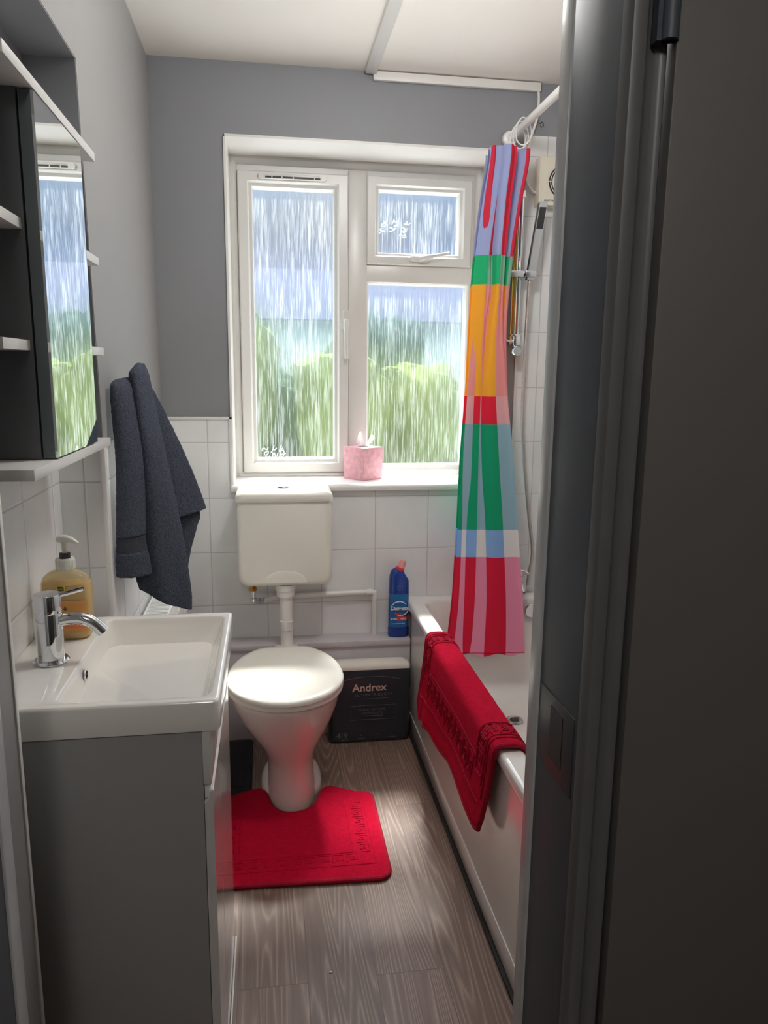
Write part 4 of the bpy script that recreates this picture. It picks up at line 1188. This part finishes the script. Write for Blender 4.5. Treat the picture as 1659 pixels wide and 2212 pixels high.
# where each pass turns, relative to the silhouette (top, middle, bottom), left and right
TURN_L = [(.012, .02, .02), (.0, .0, .0), (.0, .0, .0), (.0, .0, .0), (.004, .022, .058)]
TURN_R = [(-.01, -.01, -.01), (-.01, -.01, -.01), (0, 0, -.004), (0, 0, -.004), (-.056, -.012, 0)]
# stripes along each pass: start of every stripe, strong or pale in turn
STR = [[(0, 1), (.3, 0), (.55, 1), (.8, 0)], [(0, 0), (.25, 1), (.5, 0), (.75, 1)], [(0, 1), (.24, 0), (.5, 1), (.74, 0)],
       [(0, 0), (.20, 1), (.48, 0), (.66, 1)], [(0, 1), (.06, 0), (.36, 1), (.67, 0)]]
FRONT_L = [(.33, .058), (.80, .040), (1.02, .016), (1.27, .004), (1.45, .026), (1.62, .046), (1.80, .026), (2.08, .002)]
def path(z):
    xl, xr = smooth_interp(TL_, z), smooth_interp(TR_, z)
    tt = (2.08 - z) / 1.75
    def j3(q): return q[0] + (q[1] - q[0]) * min(1, tt * 2) + (q[2] - q[1]) * max(0, tt * 2 - 1)
    pts = []
    for p in range(NP):
        bk = 2.655 - .062 * min(1, tt * 1.15); sp_w = .027 - .008 * tt
        y0 = bk - p * sp_w; y1 = bk - (p + 1) * sp_w
        fl = (p % 2 == 0)       # left to right; the nearest pass is drawn last
        a, c_ = xl + j3(TURN_L[p]), xr + j3(TURN_R[p])
        if p == NP - 1: a = xl + smooth_interp(FRONT_L, z)
        if not fl: a, c_ = c_, a
        amp = .012 * (1 - tt) + .005
        for q in (0, .08, .3, .5, .7, .92, 1.0):
            if p and q == 0: continue
            pts.append((a + (c_ - a) * q, y0 + (y1 - y0) * q + amp * math.sin(q * math.pi * 3 + p * 1.3 + 1.2 * tt), z))
    return pts

# passes 0 and 1 run right and left, 2 right, 3 left to right again behind the nearest one
def path_n(z):
    out = []
    raw = path(z)
    return spline(raw, NQ * NP + 1)
rows = []
for z in zs:
    r_ = path_n(z)
    if z == zs[-1]: r_ = [Vector((v.x, v.y, v.z - .006 * math.sin(v.x * 60))) for v in r_]
    rows.append([b.verts.new(v) for v in r_])
for j in range(len(zs) - 1):
    zc = (zs[j] + zs[j + 1]) / 2
    row = sum(1 for q in ROWZ[1:-1] if zc < q)
    for i in range(NQ * NP):
        f = b.faces.new((rows[j][i], rows[j][i + 1], rows[j + 1][i + 1], rows[j + 1][i]))
        p, q = i // NQ, (i % NQ + .5) / NQ
        on = [v for st_, v in STR[p] if q >= st_][-1]
        lc = (*s2l(STRONG[row] if on else PALE[row]), 1)
        for lp in f.loops: lp[dye] = lc
cu = obj('shower_curtain', b, 'curtain', None, angle=180, normals=False)
tag(cu, 'sheer striped and checked multicolour shower curtain bunched at the far end of the bath', 'curtain')
b = BM()
for dz, m in ((0, 1),):
    r_ = path_n(.337)
    tube(b, [(v.x, v.y, .338) for v in r_[::4]], .0012, 5)
obj('hem_stitching', b, MAT['red_edge'], cu)
for y, dx in ((2.535, -.004), (2.575, 0), (2.615, .003)):
    b = BM()
    ringp = [(RX + dx + .026 * math.cos(a), y + .006 * math.sin(a * 2), RZ - .022 + .042 * math.sin(a)) for a in [2 * math.pi * k / 28 for k in range(28)]]
    tube(b, ringp, .0022, 8, closed=True)
    tag(obj('curtain_ring', b, 'rail'), 'thin white ring holding the shower curtain top to the rail', 'ring', 'curtain rings on the rail')

# ------------------------------------------------------------------ shower
sh_ = thing('shower_rail', 'chrome shower riser rail with sliding bracket on the back wall behind the curtain', 'shower rail', (.88, 2.66, 1.42))
YS = 2.652
b = BM(); tube(b, [(.882, YS, 1.445), (.882, YS, 1.96)], .0095, 18); obj('riser', b, 'chrome', sh_)
b = BM(); tube(b, [(.871, YS + .022, 1.45), (.871, YS + .022, 1.95)], .0075, 14); obj('gold_pipe', b, 'gold', sh_)
b = BM(); box(b, .838, .895, YS - .022, YS + .014, 1.680, 1.702, .002); box(b, .897, .936, YS - .030, YS + .006, 1.680, 1.702, .002); obj('slider', b, 'satin', sh_)
b = BM()
box(b, .868, .893, YS - .012, YS + .02, 1.445, 1.480, .003); box(b, .861, .894, YS - .014, YS + .030, 1.478, 1.484, .001)
box(b, .866, .890, YS + .012, D - .002, 1.45, 1.475, .002)
tube(b, [(.880, YS, 1.445), (.880, YS - .008, 1.43)], .008, 12)
obj('lower_bracket', b, 'chrome', sh_)
b = BM(); lathe(b, [(.001, -.020), (.015, -.020), (.017, -.017), (.017, .012), (.001, .014)], (.882, YS, 1.424), 28, 'Y'); obj('round_cap', b, 'satin', sh_)
b = BM(); tube(b, spline([(.868, YS - .004, 1.462), (.85, YS - .012, 1.460), (.835, YS - .018, 1.466), (.822, YS - .02, 1.472)], 12), [.005, .0048, .0046, .0044, .0042, .004, .0038, .0036, .0034, .0032, .003, .003], 10); obj('lever', b, 'satin', sh_)
b = BM(); box(b, .870, .892, YS - .012, D - .002, 1.945, 1.97, .003); obj('upper_bracket', b, 'chrome', sh_)
hs_ = thing('shower_handset', 'flat rectangular shower handset held in the sliding bracket', 'shower head', (.93, 2.63, 1.70))
def slab(bm, x0, x1, z0, z1, t0, t1, sk=.080):
    # leans right and out from the wall with height
    vs = []
    for z in (z0, z1):
        k = (z - 1.69) / .235
        for y in (t0, t1):
            for x in (x0, x1):
                vs.append(bm.verts.new((x + .022 * k, YS - .012 - .03 * k + y, z)))
    for q in ((0, 2, 3, 1), (4, 5, 7, 6), (0, 1, 5, 4), (2, 6, 7, 3), (0, 4, 6, 2), (1, 3, 7, 5)): bm.faces.new([vs[i] for i in q])
b = BM(); slab(b, .906, .934, 1.672, 1.925, -.012, .012); bmesh.ops.bevel(b, geom=list(b.edges), offset=.0015, segments=2, affect='EDGES'); obj('body', b, 'satin', hs_)
b = BM(); slab(b, .9085, .9315, 1.838, 1.908, -.0135, -.011); obj('spray_plate', b, 'dark_metal', hs_)
b = BM()
pts = spline([(.918, YS - .010, 1.672), (.918, YS - .004, 1.60), (.920, YS + .01, 1.40), (.922, YS + .012, 1.20), (.934, YS + .012, 1.05), (.950, YS + .010, .92), (.966, YS + .008, .80), (.985, YS + .010, .68), (.978, YS + .012, .60), (.972, YS + .012, .545)], 60)
tube(b, pts, .0062, 12)
tag(obj('shower_hose', b, 'hose'), 'thin metal shower hose hanging down the tiled back wall', 'hose')

# ------------------------------------------------------------------ fan, its cable, screw hook
fn = thing('extractor_fan', 'cream square extractor fan with round grille on the back wall tiles', 'fan', (1.02, 2.68, 1.94))
FX, FZ = 1.020, 2.005
b = BM(); prism(b, rrect(.940, 1.105, 1.925, 2.088, .008), lambda u, v, d: (u, D - d, v), [(-.001, 1.0), (.040, 1.0), (.045, .97)]); obj('housing', b, 'cream', fn)
b = BM(); lathe(b, [(.056, -.046), (.056, -.0465), (.044, -.0465), (.044, -.046)], (FX + .012, D, FZ), 48, 'Y'); obj('grille_ring', b, 'black', fn)
b = BM(); lathe(b, [(.0515, -.0462), (.0515, -.049), (.0490, -.049), (.0490, -.0462)], (FX + .012, D, FZ), 48, 'Y')
for k in range(4):
    a = math.pi / 2 * k
    tube(b, [(FX + .012 + q * math.cos(a), D - .048, FZ + q * math.sin(a)) for q in (.034, .058)], .0012, 6)
lathe(b, [(.001, -.048), (.043, -.048), (.044, -.0462)], (FX + .012, D, FZ), 40, 'Y'); obj('grille', b, 'cream', fn)
b = BM(); text(b, 'SILENT FAN', .0075, (.962, D - .0453, 1.940), (1, 0, 0), (0, 0, 1), bold=.0002); obj('lettering', b, 'grey_ink', fn)
b = BM()
tube(b, spline([(.938, D - .004, 2.306), (.940, D - .006, 2.28), (.936, D - .010, 2.22), (.918, D - .012, 2.16), (.908, D - .010, 2.10), (.905, D - .008, 2.05), (.912, D - .012, 2.00), (.930, D - .018, 1.975), (.943, D - .018, 1.972)], 40), .0042, 10)
tag(obj('fan_cable', b, 'rail'), 'thin pale cable running from the ceiling trunking down to the fan', 'cable')
b = BM(); tube(b, [(.952, D + .006, 2.205), (.952, D - .012, 2.205), (.956, D - .018, 2.200), (.956, D - .020, 2.190), (.950, D - .018, 2.186), (.946, D - .016, 2.192)], .0016, 8)
tag(obj('screw_hook', b, 'dark_metal'), 'tiny dark screw hook in the grey wall above the fan', 'hook')

# ------------------------------------------------------------------ tissue box on the sill
tb = thing('tissue_box', 'pink cube tissue box with a white tissue on the window sill', 'tissue box', (.352, 2.83, .943))
ang = R(40); c_, s_ = math.cos(ang), math.sin(ang)
TC = (.353, 2.832); HB = .0535
def rotp(u, v, z): return (TC[0] + u * c_ - v * s_, TC[1] + u * s_ + v * c_, z)
b = BM()
loft(b, [[rotp(u * k, v * k, z) for u, v in rrect(-HB, HB, -HB, HB, .003, 3)] for z, k in ((.9435, .965), (.950, .99), (1.0, 1.0), (1.062, 1.0), (1.065, .985))])
obj('carton', b, 'pink_card', tb)
b = BM()
prism(b, [(.026 * math.cos(R(k * 15)), .016 * math.sin(R(k * 15))) for k in range(24)], lambda u, v, d: rotp(u, v, 1.0652 + d), [(0, 1), (.0006, 1)]); obj('slot', b, 'black', tb)
b = BM()
rows = []
for j in range(9):
    t_ = j / 8; row = []
    for i in range(25):
        q = i / 24
        x = (q - .5) * (.030 + .030 * t_)
        y = .006 * math.sin(q * 17) * (.4 + t_)
        zt = .052 * (math.exp(-((q - .22) / .16) ** 2) * 1.0 + math.exp(-((q - .86) / .22) ** 2) * .74 + .10)
        row.append((TC[0] + .002 + x + .012 * t_ * q, TC[1] + y, 1.062 + .006 + zt * t_))
    rows.append(row)
loft(b, rows, closed=False); obj('tissue', b, 'tissue', tb, angle=180)

# a scrap on the floor
b = BM(); bmesh.ops.create_icosphere(b, subdivisions=1, radius=.0035)
for v in b.verts: v.co = Vector((.117 + v.co.x * 1.2, 1.480 + v.co.y * .6, .0018 + v.co.z * .45))
tag(obj('plastic_scrap', b, 'white_ink'), 'tiny white scrap lying on the wood floor in front of the mat', 'scrap')
